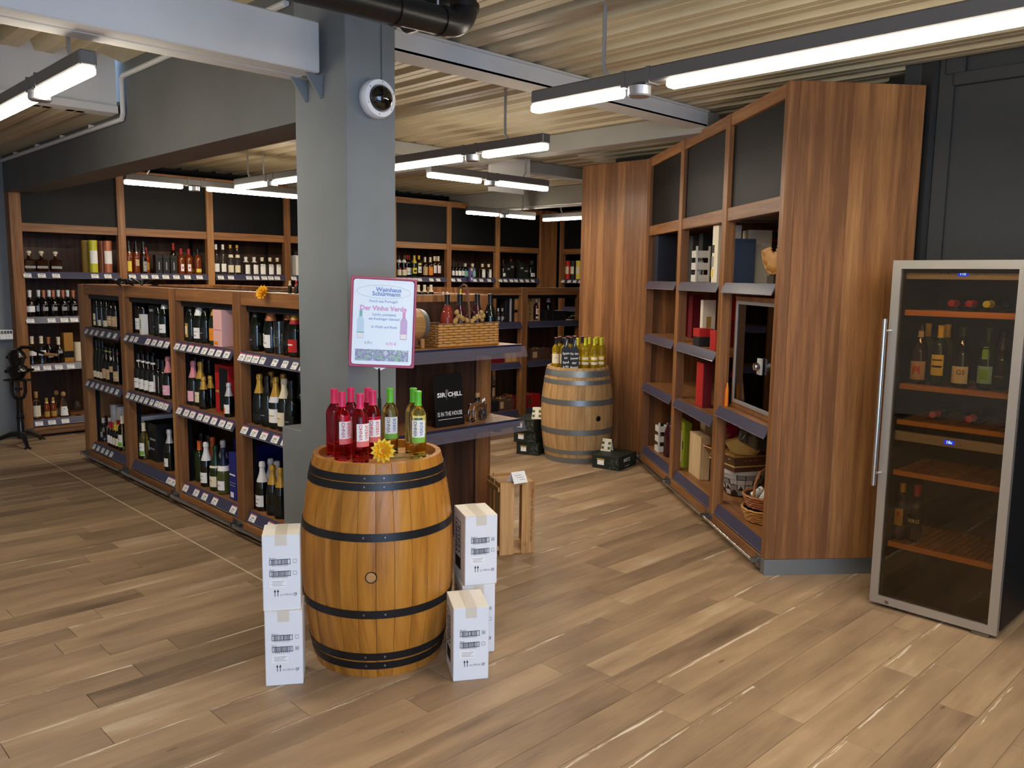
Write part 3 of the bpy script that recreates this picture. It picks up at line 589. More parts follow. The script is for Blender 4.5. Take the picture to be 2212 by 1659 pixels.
kind('cham_cream','champagne','dark_glass_b','f_cream',.2,[(.03,.115,66,'l_cream')],[(.075,.08,34,'l_gold')],name='champagne_bottle')
kind('cham_whitel','champagne','dark_glass_b','f_gold',.2,[(.04,.125,62,'l_white')],[(.08,.086,34,'l_gold')],(.165,.2,'f_white'),name='champagne_bottle')
kind('cham_green','champagne','green_glass','f_dgreen',.18,[(.03,.105,66,'l_cream')],[(.07,.075,30,'l_gold')],(.165,.18,'l_cream'),name='champagne_bottle')
kind('cham_olive','champagne','olive_glass','f_dblue',.2,[(.03,.095,66,'l_white')],[(.06,.066,26,'l_salmon')],(.165,.2,'l_white'),name='champagne_bottle')
kind('cham_clear','champagne','clear_glass','f_copper',.215,[(.06,.09,40,'l_black')],name='champagne_bottle')
kind('split_gold','splits','dark_glass_b','f_gold',.14,[(.02,.07,64,'l_black')],name='champagne_bottle'); kind('split_silver','splits','dark_glass_b','f_silver',.14,[(.025,.085,66,'l_white')],[(.03,.065,22,'l_orange',-8)],name='champagne_bottle')
kind('orange','bordeaux','orange_glass','f_orange',.235,[(.0,.0,10,'l_orange')][:0],name='liqueur_bottle'); kind('cap_orange','bordeaux','green_glass','f_orange',.235); kind('cap_green','bordeaux','olive_glass','f_dgreen',.235)
kind('martini','spirit','dark_glass_w','f_black',.225,[(.03,.16,14,'l_white')],[(.06,.066,10,'l_red')],name='liqueur_bottle')
# spirits wall
sp=dict(name='spirit_bottle')
kind('globe_white','globe','dark_glass_w','f_white',.20,[(.05,.11,60,'l_white')],**sp); kind('globe_gold','globe','dark_glass_w','f_copper',.2,[(.06,.1,34,'l_grey')],**sp)
kind('tall_blackgold','flute','amber_glass','f_black',.23,[(.02,.13,34,'l_yellow')],**sp); kind('tall_blacktan','flute','amber_glass','f_black',.23,[(.08,.15,34,'l_tan')],**sp); kind('tall_blackgrey','flute','brown_glass','f_black',.23,[(.02,.13,34,'l_grey')],[(.09,.1,14,'l_red')],**sp)
kind('red_cap_amber','spirit','orange_glass','f_red',.213,[(.04,.12,40,'l_gold')],**sp); kind('red_cap_dark','flute','brown_glass','f_red',.27,[(.15,.19,40,'l_white')],**sp); kind('amber_oval','spirit','amber_glass','f_red',.22,[(.03,.11,26,'l_white')],[(.06,.08,10,'l_red')],**sp); kind('amber_yellow','spirit','amber_glass','f_black',.225,[(.02,.06,60,'l_yellow')],**sp)
kind('clear_white','flute','clear_glass','f_white',.29,[(.03,.125,66,'l_white')],**sp); kind('clear_cream','flute','clear_glass','f_gold',.31,[(.025,.11,66,'l_cream'),(.2,.235,60,'l_cream')],**sp)
kind('squat_box','squat','clear_glass','f_white',.15,[(.01,.12,44,'l_white')],**sp); kind('squat_cork','squat','clear_glass','f_cream',.165,[(.008,.13,40,'l_white')],**sp); kind('squat_blue','squat','blue_glass','f_cream',.165,[(.02,.10,44,'l_teal')],**sp)
kind('cream_seal','bordeaux','dark_glass_w','f_black',.24,[(.02,.10,66,'l_cream'),(.105,.128,18,'l_red')],(),(.2,.238,'f_white'),**sp); kind('red_cap_white','bordeaux','dark_glass_w','f_red',.25,[(.03,.13,66,'l_white')],[(.06,.08,20,'l_teal')],**sp); kind('yellow_neck','bordeaux','green_glass','f_yellow',.2,[(.05,.13,60,'l_yellow')],[(.07,.1,30,'l_black')],**sp); kind('yellow_cap','bordeaux','dark_glass_b','f_yellow',.25,[(.06,.15,50,'l_white'),(.17,.2,40,'l_yellow')],[(.08,.11,20,'ink_grey')],**sp)
kind('cream_orange','spirit','brown_glass','f_cream',.215,[(.03,.15,66,'l_orange')],[(.1,.11,40,'l_tan')],**sp); kind('brown_tan','spirit','brown_glass','f_cream',.215,[(.03,.15,66,'l_tan')],**sp); kind('brown_pinkish','bordeaux','brown_glass','f_tan' if 0 else 'f_cream',.235,[(.06,.17,50,'l_white')],[(.06,.17,8,'l_salmon')],**sp)
kind('small_dark_white','half','dark_glass_w','f_black',.165,[(.03,.1,66,'l_white')],**sp); kind('green_yellow','bordeaux','green_glass','f_red',.25,[(.04,.14,60,'l_yellow')],**sp); kind('dark_white_r','spirit','dark_glass_b','f_black',.22,[(.03,.09,50,'l_white')],**sp); kind('clear_small','spirit','clear_glass','f_black',.22,[(.03,.08,50,'l_white')],**sp)
kind('tequila','half','amber_glass','f_gold',.175,[(.02,.075,60,'l_gold')],(),(.16,.175,'f_cream'),**sp); kind('pyramid_blue','pyramid','clear_glass','cork',.216,[(.015,.11,36,'l_white')],[(.08,.09,6,'l_blue')],**sp); kind('pyramid','pyramid','clear_glass','cork',.216,**sp); kind('cork_round','spirit','clear_glass','cork',.225,[(.03,.145,60,'l_cream')],**sp); kind('gin_white','spirit','blue_glass','f_cream',.21,[(.09,.14,62,'l_white')],**sp); kind('ornate','globe','dark_glass_w','f_cream',.19,[(.1,.13,30,'l_grey')],**sp)
def giftbox(name,label,pos,rz,w,d,h,m,lid=None,decals=(),cat='box',group=None,lidh=.04,sides=None,tilt=None):
    """box standing on pos (centre of base); front is local -Y. decals: (mat,u0,u1,v0,v1) fractions on the front"""
    pos=Vector(pos)+Vector((0,0,.0008)); RECTS.append((pos.x,pos.y,pos.z,w/2+.003,d/2+.003,rz,h))
    t=thing(name,label,cat,pos,rz,group); zb=h-lidh if lid else h
    if tilt: t.rotation_euler=(tilt,0,rz)
    b=MB().box(-w/2,w/2,-d/2,d/2,0,zb,0,min(.002,w/20)); b.obj('body',m,t,0)
    if lid: MB().box(-w/2-.0015,w/2+.0015,-d/2-.0015,d/2+.0015,zb,h,0,.002).obj('lid',lid,t,0)
    else: MB().box(-w/2+.004,w/2-.004,-.0012,.0012,h,h+.0006).obj('flap_seam','ink_grey' if m in('b_white','carton') else 'black',t,0)
    for mt,u0,u1,v0,v1 in decals: MB().box(-w/2+w*u0,-w/2+w*u1,-d/2-.0024,-d/2-.0003,h*v0,h*v1).obj('label',mt,t,0)
    for mt,u0,u1,v0,v1 in (sides or ()): MB().box(-w/2-.0024,-w/2-.0003,-d/2+d*u0,-d/2+d*u1,h*v0,h*v1).obj('label',mt,t,0)
    return t
DX=(1,0,0); DY=(0,1,0)
QUEUE=[]
def IS(*a): QUEUE.append((_IS,a))
def flush():
    for f_,a in QUEUE: f_(*a)
    QUEUE.clear()
def _IS(n,pxs,shelf,row,label,group,py=None,sc=1.):
    z=SH[shelf]; r=max(q[0] for q in PR[KD[n]['pr']])*sc; x=IX+max(.085+.095*row,(.062 if shelf==2 else .02)+r)
    for px in pxs:
        yy={0:700,1:830,2:1000}[shelf] if py is None else py
        p=at_x(px,yy,x); y=p.y
        if x-IX-r<.118:
            k=max(i for i in range(4) if IY[i]>y or i==0); y=min(max(y,IY[k+1]+r+.003),IY[k]-(.12 if k==0 else .095)-r-.003)
        y=min(y,8.03-r); put(n,(x,y,z),DX,RI,label,group,sc)
g='wine bottles on the sparkling wine rack'
# ---- bay 1
IS('slim_gold',[211],0,0,'slim dark bottle with gold cap and cream label, far end of top shelf',g,None,.93)
IS('low_white',[221,232],0,0,'dark bottle with a small white label beside the slim gold-capped one',g,None,.93)
IS('burg_tan',[243],0,0,'tan-labelled red wine with a red cap ring, top shelf far bay',g); IS('burg_tan_g',[252],0,0,'tan-labelled red wine with a lime cap ring, top shelf far bay',g)
IS('red_plain',[214,226,238,249],0,1.2,'plain black bottle in the back row, top shelf of far bay',g)
IS('low_white',[209,217,224],1,0,'dark bottle with a low cream label, middle shelf of far bay',g)
IS('burg_tan_g',[232,239],1,0,'tan-labelled red wine with a lime ring, middle shelf of far bay',g); IS('k_label',[247.5],1,0,'black bottle with a tan label and white neck mark, middle shelf',g); IS('burg_tan',[257],1,0,'tan-labelled red wine beside the post, middle shelf of far bay',g)
IS('red_plain',[213,222,231,241,251],1,1.3,'plain black bottle in the back row, middle shelf of far bay',g)
IS('half_brown',[214.5],2,.8,'small brown bottle at the far end of the bottom shelf',g); IS('half_clear',[222.5,230],2,.3,'small clear bottle with a grey label, bottom shelf of far bay',g)
for px,lb_ in((237,'white tube tin left of its twin, bottom shelf far bay'),(253,'white tube tin right of its twin, bottom shelf far bay')):
    yt=7.93 if px<240 else 7.79; RECTS.append((IX+.24,yt,SH[2],.05,.05,0,.3)); t=thing('gift_tube',lb_,'tube',(IX+.24,yt,SH[2]+.001),0,'white tube tins on the bottom shelf'); MB().lathe([(0,0),(.055,0),(.055,.285),(0,.285)],24).obj('body','b_white',t); MB().lathe([(.0,.325),(.05,.325),(.0565,.318),(.0565,.285),(.055,.285)],24).obj('lid','f_white',t)
IS('half_red',[242,246.5],2,0,'small red wine with a red cap, bottom shelf of far bay',g); IS('half_yellow',[251.5,257],2,-.1,'small red wine with a yellow cap, bottom shelf of far bay',g); IS('half_red',[259],2,.9,'small red-capped bottle behind the yellow-capped ones',g)
IS('white_green',[268],2,-.05,'white wine with a green landscape label beside the post',g)
# ---- bay 2
IS('red_white',[292,300,309],0,.3,'red wine with white label and black cap, top shelf by white pyramid box',g)
IS('red_plain',[286,297,308,319,331,343],0,1.6,'plain black bottle in the back row of the black carton bay',g); IS('red_ring',[325],0,1.0,'black bottle with a white neck ring on the top shelf',g)
IS('cham_black',[344],0,.2,'black-foiled sparkling bottle beside the silver-foiled one',g); IS('cham_silver',[357],0,.0,'silver-foiled sparkling bottle against the post, top shelf',g)
p=at_x(311,710,IX+.06); giftbox('bottle_box','narrow white bottle box on the top shelf of black carton bay',(IX+.06,p.y,SH[0]),RI,.05,.05,.16,'b_white',None,[('l_grey',.35,.65,.3,.75)])
p=at_x(330,705,IX+.10); giftbox('bottle_box','black bottle box leaning among bottles on the top shelf',(IX+.12,p.y,SH[0]),RI+.2,.075,.06,.235,'b_black',None,[('l_grey',.2,.8,.78,.86)])
IS('red_ring',[302,312,322,332.5],1,0,'black bottle with white label and white neck ring, middle shelf',g); IS('red_plain',[289,299,311,323,335],1,1.2,'plain black bottle behind the white-ringed ones, middle shelf',g)
IS('martini',[344,354],1,.1,'black vermouth bottle with a narrow white label, middle shelf',g); IS('cham_pink',[364.5],1,.0,'pink-foiled sparkling bottle against the post, middle shelf',g)
IS('white_green',[292,305.5],2,.2,'white wine with green landscape label beside the black carton',g); IS('olive_cap',[332,352,366],2,2.6,'yellow-capped bottle behind the black carton',g)
p=at_x(320,985,IX+.2); giftbox('carton','white wine carton behind the black one on bottom shelf',(IX+.30,p.y+.03,SH[2]),RI,.10,.30,.325,'b_white',None,[('l_grey',.2,.8,.2,.5)])
p=at_x(340,995,IX+.2); giftbox('carton','black wine carton with a white sticker on bottom shelf',(IX+.28,p.y-.06,SH[2]),RI,.25,.30,.31,'b_black',None,[('l_white',.1,.35,.25,.5),('l_grey',.45,.9,.55,.6),('l_grey',.45,.8,.3,.34)])
IS('cham_silver',[368],2,-.25,'silver-foiled dark bottle before the black carton',g)
# ---- bay 3
IS('cham_black',[398],0,.9,'dark-foiled sparkling bottle at the far post, pink box bay',g); IS('cham_goldp',[406],0,1.0,'gold-foiled bottle behind the shield-labelled one',g); IS('cham_shield',[414],0,.1,'black bottle with a gold shield label on top shelf',g)
IS('cham_white',[432],0,.1,'white-foiled sparkling bottle on the top shelf of pink box bay',g); IS('cham_black',[444],0,.15,'black-foiled bottle with a dark label, pink box bay',g); IS('cham_white',[456],0,1.2,'white-foiled sparkling bottle standing behind, pink box bay',g); IS('cham_orange',[466],0,.1,'gold-foiled champagne with an orange label, top shelf',g)
p=at_x(481,690,IX+.07); giftbox('champagne_box','tall pink champagne gift box with orange seal',(IX+.085,max(p.y,IY[3]+.075),SH[0]),RI,.125,.11,.245,'b_pink',None,[('l_orange',.1,.55,.06,.14),('f_rose',.1,.9,.45,.47)])
IS('cham_silver',[496],0,.0,'silver-foiled champagne beside the pink gift box',g)
IS('orange',[399],1,.2,'orange liqueur bottle at the far post, middle shelf',g); IS('cham_pink',[416],1,.2,'pink-foiled champagne with a pink label, middle shelf',g); IS('cham_gold',[431],1,.35,'gold-foiled champagne with a cream label, middle shelf',g); IS('split_gold',[440],1,-.1,'small gold-foiled bottle in front, middle shelf of pink box bay',g); IS('split_gold',[455],1,.6,'small gold-foiled bottle behind the red gift box',g); IS('cham_whitel',[462],1,.05,'white-labelled champagne beside the red gift box',g)
IS('cham_black',[424,440,453],1,1.6,'dark sparkling bottle in the back row, middle shelf pink box bay',g)
p=at_x(482,845,IX+.1); t=giftbox('champagne_box','red champagne gift box with a dark window',(IX+.15,max(p.y,IY[3]+.11),SH[1]),RI,.20,.12,.33,'b_red',None,[('black_gloss',.35,.97,.04,.94),('l_gold',.05,.3,.42,.46)])
IS('split_silver',[494],1,-.25,'small silver-foiled champagne before the red gift box',g)
IS('cap_orange',[402,418],2,.5,'orange-capped green bottle behind the row, bottom shelf',g); IS('cap_green',[411],2,.5,'green-capped bottle between orange-capped ones',g)
IS('cham_redorange',[426],2,.05,'orange-red foiled champagne with an orange label, bottom shelf',g); IS('cham_white',[446],2,.05,'white-foiled sparkling wine in front, bottom shelf of blue box bay',g); IS('cham_green',[466],2,.05,'green-foiled sparkling wine with a cream label',g); IS('cham_olive',[483],2,-.12,'olive sparkling bottle with navy foil beside the blue box',g)
IS('cham_white',[471],2,1.1,'white-foiled sparkling wine behind the green-foiled one',g); IS('cham_black',[437,455],2,1.6,'dark sparkling bottle in the back row of bottom shelf',g)
p=at_x(498,1040,IX+.06); giftbox('carton','narrow royal blue wine carton with white print in front of the post',(IX+.135,max(p.y-.01,IY[3]+.055),SH[2]),RI,.10,.13,.325,'b_blue',None,[('l_white',.2,.62,.05,.16),('l_grey',.1,.9,.36,.37),('l_white',.1,.9,.52,.55),('l_grey',.1,.85,.3,.31)],sides=[('l_white',.0,.3,.7,.72)])
# ---- bay 4
IS('cham_black',[551],0,.1,'black-foiled sparkling bottle with a dark label by the post',g); IS('cham_copper',[567,584],0,.15,'copper-foiled sparkling bottle with a white label, top shelf',g); IS('cham_copper',[610],0,.9,'copper-foiled bottle standing behind the glasses',g); IS('cham_clear',[625.5],0,.3,'clear sparkling bottle with a copper foil',g); IS('cham_red',[638],0,.05,'red-labelled sparkling bottle with gold foil by the pillar',g)
p=at_x(604,770,IX+.09)
for i in range(3):
    t=tag(MB().lathe([(0,.004),(.026,.004),(.026,0),(.03,0),(.034,.1),(.0325,.1),(.0285,.006),(0,.006)],20).obj('drinking_glass','clear_glass',None,40,True,(IX+.09,p.y,SH[0]+.0005+i*.05)),'clear tumbler stacked between copper-foiled bottles','glass','tumblers on the sparkling wine rack')
IS('cham_goldp',[538],1,.3,'gold-foiled bottle against the far post, middle shelf of last bay',g); IS('cham_goldp',[560.5],1,.05,'gold-foiled bottle with a dark label, middle shelf of last bay',g); IS('cham_black',[578],1,.05,'black-foiled bottle between gold-foiled ones',g); IS('cham_whitel',[595.5],1,.05,'gold-foiled bottle with white collar and label',g); IS('cham_cream',[614],1,.1,'cream-foiled sparkling bottle, middle shelf of last bay',g); IS('cham_black',[630],1,.0,'black-foiled bottle beside the grey pillar block',g); IS('cham_goldp',[586,612],1,1.3,'gold-foiled bottle in the back row, middle shelf of last bay',g); IS('cham_black',[602,624],1,1.5,'black-foiled bottle in the back row, middle shelf of last bay',g)
IS('cham_white',[560,573.5],2,.0,'white-foiled sparkling bottle in the front row, bottom of last bay',g,1080); IS('cham_white',[586,599],2,1.1,'white-foiled sparkling bottle in the second row, bottom of last bay',g,1070); IS('cham_goldp',[590.5,603],2,.05,'gold-foiled sparkling bottle beside the white-foiled ones',g,1090)
p=at_x(556,1040,IX+.40); giftbox('carton','royal blue wine carton at the back of the bottom shelf',(IX+.42,p.y,SH[2]),RI,.36,.22,.325,'b_blue',None,[('l_white',.1,.9,.7,.72)])
# ---- things on top of the rack
MB_=MB()
for i in range(26):
    a=random.random()*6.28; r=random.random()**.5; x,y=.11*r*math.cos(a),.19*r*math.sin(a); b0=Vector((x,y,.01+.02*random.random()))
    d=Vector((random.uniform(-.05,.05),random.uniform(-.08,.08),random.uniform(.0,.03))); MB_.tube([b0-d,b0,b0+d*1.0+Vector((0,0,-.004))],[.006,.012,.004],6)
p=at_x(290,612,IX+.05); tag(MB_.obj('black_tuft','black',None,40,True,(IX+.03,p.y,IH+.018)),'clump of black raffia lying on top of the rack','raffia')
def flower(name,label,pos,rot,s=1.,mats=('petal','petal_c'),stem=None):
    t=thing(name,label,'flower',pos); R_=Matrix.Rotation(rot[2],4,'Z')@RY(rot[1])@RX(rot[0])
    for ring,(n,L,w,up) in enumerate(((13,.052,.0105,.2),(11,.042,.0095,.55),(8,.028,.008,.95))):
        for i in range(n):
            a=2*PI*i/n+ring*.3; M=R_@RZ(a)@RY(-up*.9-.08*(i%2)); b=MB()
            b.add([(0,0,0),(L*.35*s,-w*s,.002),(L*.75*s,-w*.85*s,.005),(L*s,0,.0),(L*.75*s,w*.85*s,.005),(L*.35*s,w*s,.002),(L*.5*s,0,-.003)],[(0,1,6),(1,2,6),(2,3,6),(3,4,6),(4,5,6),(5,0,6)],0,M)
            b.obj('petal',mats[0] if ring!=1 else 'petal',t,60,False)
    MB().lathe([(0,.014*s),(.007*s,.011*s),(.01*s,.004*s),(0,0)],12,0,R_).obj('flower_centre',mats[1],t)
    if stem: MB().tube([(0,0,0)]+stem,.002,6).obj('stem','leaf',t)
    return t
p=at_x(578,618,IX+.02); flower('gerbera','yellow artificial flower on top of the sparkling wine rack',(IX-.012,p.y,IH+.0),(.3,-1.15,0),.95,stem=[(.02,0,.004),(.12,.02,.004)])
kind('jar_gold','half','dark_glass_w','f_cream',.15,[(.03,.12,66,'l_black')],name='jar'); kind('jar_red','half','dark_glass_w','f_red',.15,[(.03,.12,66,'l_black')],name='jar')
gj='small dark jars on top of the rack'
for px,n in((626,'jar_gold'),(640,'jar_red')):
    p=at_x(px,615,2.62); put(n,(2.62,p.y,1.572),DX,RI,'small dark jar on the rack top beside the pillar',gj,.42)
for px,n in((904,'jar_gold'),(917,'jar_gold'),(931,'jar_gold'),(957,'jar_gold'),(966,'jar_gold')):
    p=at_y(px,620,4.42); put(n,(p.x,4.42,1.49),DY,0,'small dark jar with a pale cap behind the little keg',gj,.72 if px<940 else .5)
for px in(941,967):
    p=at_y(px,632,4.42); giftbox('tea_tin','low black tin on the rack top behind the basket',(p.x,4.46,1.49),0,.10,.06,.09,'b_black','b_black',[],'tin',gj)
for px,n in((994,'half_yellow'),(1019,'half_red')):
    p=at_y(px,625,4.16); put(n,(min(p.x,3.62),4.16,1.49),DY,0,'small bottle on the rack top beyond the basket',gj,.62)
# ---- spirits wall
def WA(*a): QUEUE.append((_WA,a))
def _WA(n,pxs,lv,row,label,group='bottles on the spirits wall',py=None,sc=1.):
    z=S4[lv]; r=max(q[0] for q in PR[KD[n]['pr']])*sc; y=AY+max(.075+.1*row,(.062 if lv==3 else .022)+r)
    for px in pxs:
        p=at_y(px,{0:570,1:655,2:755,3:880}[lv] if py is None else py,y); x=p.x
        if y-AY-r<.118:
            k=max([i for i in range(8) if AX[i]<x] or [0]); x=min(max(x,AX[k]+(.112 if k==0 else .088)+r),AX[k+1]-r-.003)
        put(n,(x,y,z),DY,0,label,group,sc)
def decanter(px,label,m='brown_glass'):
    p=at_y(px,570,AY+.10); t=thing('decanter',label,'bottle',(max(p.x,AX[0]+.175),AY+.10,S4[0]+.001),random.uniform(-.15,.15),'dark decanters on the spirits wall')
    MB().box(-.055,.055,-.03,.03,0,.125,0,.012).lathe([(.03,.12),(.016,.14),(.014,.165),(0,.165)],16).obj('body',m,t,40); MB().lathe([(.0,.165),(.012,.165),(.013,.18),(.022,.185),(.024,.205),(.016,.212),(0,.213)],16).obj('stopper','f_cream',t)
    MB().box(-.05,.05,-.0312,-.0302,.035,.06).obj('label','l_grey',t,0)
for px in(57,90,120): decanter(px,'square dark decanter with a round pale stopper on spirits wall')
def gtube(px,y,z,r,h,m,lid,lab,label,group,py=570,axis='y'):
    p=at_y(px,py,y) if axis=='y' else at_x(px,py,y); pos=(p.x,y,z+.001) if axis=='y' else (y,p.y,z+.001); RECTS.append((pos[0],pos[1],z,r*.9,r*.9,0,h))
    t=thing('gift_tube',label,'tube',pos,0 if axis=='y' else RI,group); pr=[(r,0),(r,h)]
    MB().lathe([(0,0),(r,0),(r,h*.86),(0,h*.86)],24).obj('body',m,t); MB().lathe([(r,h*.86),(r+.0015,h*.86),(r+.0015,h-.003),(r-.003,h),(0,h)],24).obj('lid',lid,t)
    if lab: b=MB(); patch(b,pr,h*.28,h*.68,58,0,.001); b.obj('label',lab,t,40,False)
for px,m,lab,lb_ in((187,'l_gold',None,'slim olive gift tube behind the bright yellow one'),(202,'f_lime','l_white','olive yellow gift tube with white label'),(233,'f_copper','l_white','copper gift tube with white label'),(222,'f_copper',None,'copper gift tube standing behind its twin')):
    gtube(px,AY+(.08 if lab else .20),S4[0],.043,.34,m,m,lab,lb_,'gift tubes on the spirits wall')
WA('globe_white',[59],1,0,'white-labelled dark bottle at the wall end, second shelf'); WA('globe_gold',[95,113,134,153],1,.05,'dark round-shouldered bottle with a grey emblem, second shelf'); WA('globe_white',[84,104,124,144],1,1.2,'pale-capped dark bottle in the back row, second shelf')
WA('gin_white',[66,84],2,.05,'pale blue bottle with a white label, third shelf'); WA('globe_gold',[102],2,.1,'dark bottle with a grey emblem beside the pale blue ones'); WA('ornate',[124],2,.1,'dark bottle with a pale neck beside the gold carton')
p=at_y(148,760,AY+.1); giftbox('bottle_box','gold brown bottle carton with a dark band, third shelf',(p.x,AY+.125,S4[2]),0,.09,.09,.31,'b_gold',None,[('black',0,1,.16,.38)])
gtube(169,AY+.2,S4[2],.045,.20,'b_cream','b_cream',None,'cream tube beside the gold brown carton','gift tubes on the spirits wall',765)
WA('cork_round',[79],3,.0,'clear bottle with big cream label and cork, bottom shelf'); WA('tequila',[101,109.5],3,.0,'small gold-labelled tequila bottle, bottom shelf'); WA('pyramid_blue',[138],3,.0,'clear tapered bottle with a white label and round cork'); WA('pyramid',[128],3,1.1,'clear tapered bottle behind the labelled one')
p=at_y(169,895,AY+.1); tag(MB().lathe([(.0,0),(.032,.001),(.006,.006),(.004,.06),(.02,.075),(.036,.1),(.037,.125),(.03,.15),(.0285,.15),(.035,.12),(.033,.1),(.0,.075)],20).obj('nosing_glass','clear_glass',None,40,True,(p.x,AY+.1,S4[3]+.001)),'clear stemmed tasting glass on the bottom spirits shelf','glass')
WA('tall_blackgold',[279],0,0,'tall black-necked bottle with a yellow label'); WA('tall_blacktan',[292],0,.05,'tall black-necked bottle with a tan hanging label'); WA('tall_blackgrey',[308],0,.05,'tall black-necked bottle with a grey oval label')
WA('red_cap_amber',[321],0,.05,'amber bottle with a red cap beside the gin boxes'); WA('red_cap_amber',[317],0,1.1,'amber red-capped bottle standing behind its twin')
for px in(341,357,373):
    p=at_y(px,575,AY+.09); giftbox('gin_box','black square gin box with a pale stripe',(p.x,AY+.09,S4[0]),0,.074,.076,.205,'b_black','b_black',[('l_grey',.42,.58,.2,.62)],'box','black gin boxes on the spirits wall')
WA('red_cap_dark',[375],0,1.3,'tall dark bottle with a red cap behind gin boxes'); WA('amber_oval',[391,403],0,.15,'amber whisky with a white oval label and red cap'); WA('amber_yellow',[416,427],0,.05,'amber whisky with a yellow base label')
WA('clear_white',[467,482],0,.05,'slim clear bottle with a white label and cap'); WA('clear_cream',[498,512.5],0,.05,'slim clear bottle with cream body and neck labels'); WA('squat_box',[531,549],0,.05,'squat clear bottle with a white cap'); WA('squat_cork',[566,583,599],0,.05,'squat clear bottle with a cork and white label')
p=at_y(638,560,AY+.1); giftbox('bottle_box','tall white bottle box with a black top beside the pillar',(p.x+.02,AY+.1,S4[0]),0,.12,.1,.30,'b_white','b_black',[('l_grey',.0,.12,0,.8)],lidh=.05)
WA('cream_seal',[861.5,871],0,.0,'dark bottle with cream label and red seal'); WA('red_cap_white',[876,884],0,.35,'dark bottle with a red cap and white label'); WA('yellow_neck',[893.5,888],0,.1,'green bottle with a yellow neck and label'); WA('yellow_cap',[903.5],0,.1,'dark bottle with a yellow cap and white label'); WA('brown_tan',[918],0,.3,'brown bottle with a tan label'); WA('cream_orange',[928],0,.1,'brown bottle with an orange label and cream cap'); WA('brown_pinkish',[938,944,950],0,.3,'brown bottle with a red-striped white label'); WA('small_dark_white',[957],0,.2,'small dark bottle at the right of the liqueur shelf')
WA('small_dark_white',[977,984,993,1000],0,.05,'small dark bottle with a white label, gin bay'); WA('squat_blue',[1005,1011.5,1021],0,.45,'pale blue bottle with a cork, gin bay'); WA('squat_cork',[1031,1042,1055.5],0,.05,'clear squat bottle with a white label, gin bay')
p=at_y(1010,588,AY+.02); giftbox('bottle_box','purple bottle carton hanging at the gin shelf edge',(p.x,AY-.055,S4[0]-.055),0,.062,.04,.20,'l_purple',None,[('l_yellow',.3,.7,.8,.95),('l_black',.3,.7,.35,.5),('l_white',.35,.65,.1,.28)])
WA('clear_small',[1087],0,.05,'clear bottle with a white label, whisky bay'); 
for px,m,h,lb_ in((1096,'b_black',.22,'black whisky box left of its twin'),(1104,'b_black',.27,'taller black whisky box'),(1124.5,'b_dgreen',.25,'dark green whisky box, tall'),(1134,'b_dgreen',.18,'dark green whisky box, short and wide')):
    p=at_y(px,575,AY+.12); giftbox('bottle_box',lb_,(p.x,AY+.13,S4[0]),0,.085 if px!=1134 else .12,.08,h,m,None,[('l_grey',.2,.8,.6,.72)],'box','whisky boxes on the spirits wall')
WA('green_yellow',[1113],0,.05,'green whisky with a yellow label and red cap'); WA('dark_white_r',[1135],0,-.2,'dark bottle with a white label before the green box'); WA('dark_white_r',[1147,1152],0,.2,'dark whisky bottle at the corner end')
for px,m,lb_ in((1215,'b_brown','brown gift tube on the corner rack'),(1227,'l_red','red gift tube on the corner rack'),(1238,'b_dgreen','green gift tube on the corner rack'),(1250,'l_yellow','yellow gift tube on the corner rack')):
    gtube(px,10.32,1.69,.045,.30,m,m,'l_cream',lb_,'gift tubes on the corner rack',575,'x')
flush()
# ---- gift box gondola
def GB(px,py,z,w,d,h,m,label,lid=None,dec=(),row=.12,name='gift_box',rz=0.,**k):
    row=.08+d/2; p=at_y(px,py,GY+.08); return giftbox(name,label,(p.x,GY+row,z),rz,w,d,h,m,lid,dec,**k)
def filler(px,py,z,w,d,label):
    p=at_y(px,py,GY+.08); b=MB(); r=random.Random(int(px))
    for i in range(40):
        a=Vector((r.uniform(-w/2,w/2),r.uniform(-d/2,d/2),r.uniform(0,.02))); c=a+Vector((r.uniform(-.03,.03),r.uniform(-.03,.03),r.uniform(.0,.025))); e=c+Vector((r.uniform(-.03,.03),r.uniform(-.03,.03),r.uniform(-.02,.01))); b.tube([a,c,e],.0022,4)
    o=b.obj('straw_filler','straw',None,0,False,(p.x,GY+.08+(d+.04)/2,z)); tag(o,label,'straw',None,'stuff')
def open_box(px,py,z,w,d,h,m,label,row=.14):
    row=.08+d/2; p=at_y(px,py,GY+.08); t=thing('gift_box',label,'box',(p.x,GY+row,z+.0008)); e=.008; RECTS.append((p.x,GY+row,z,w/2,d/2,0,h))
    MB().box(-w/2,w/2,-d/2,d/2,0,e).obj('base',m,t,0)
    for a in((-w/2,w/2,-d/2,-d/2+e),(-w/2,w/2,d/2-e,d/2),(-w/2,-w/2+e,-d/2+e,d/2-e),(w/2-e,w/2,-d/2+e,d/2-e)): MB().box(a[0],a[1],a[2],a[3],e,h,0,.001).obj('side',m,t,0)
    MB().box(-w/2+w*.05,-w/2+w*.28,-d/2-.002,-d/2-.0005,h*.2,h*.75).obj('label','b_brown' if m!='b_brown' else 'l_tan',t,0); filler(px,py,z+h-.035,w-.04,d-.04,'straw filler in the '+label)
GB(1102,690,1.195,.14,.1,.30,'b_black','black gift box with a silver window on the gondola',None,[('f_silver',.42,.62,.02,.95)]); GB(1114,690,1.195,.09,.12,.28,'pine','wooden bottle case on the gondola left of the post',None,[('black',0,1,.38,.5)],.13)
for px,n in((1076,'half_clear'),(1085,'half_clear')):
    p=at_y(px,690,GY+.1); put(n,(p.x,GY+.1,1.195),DY,0,'small amber-capped bottle on gondola beside black box','small bottles on the gondola',.75)
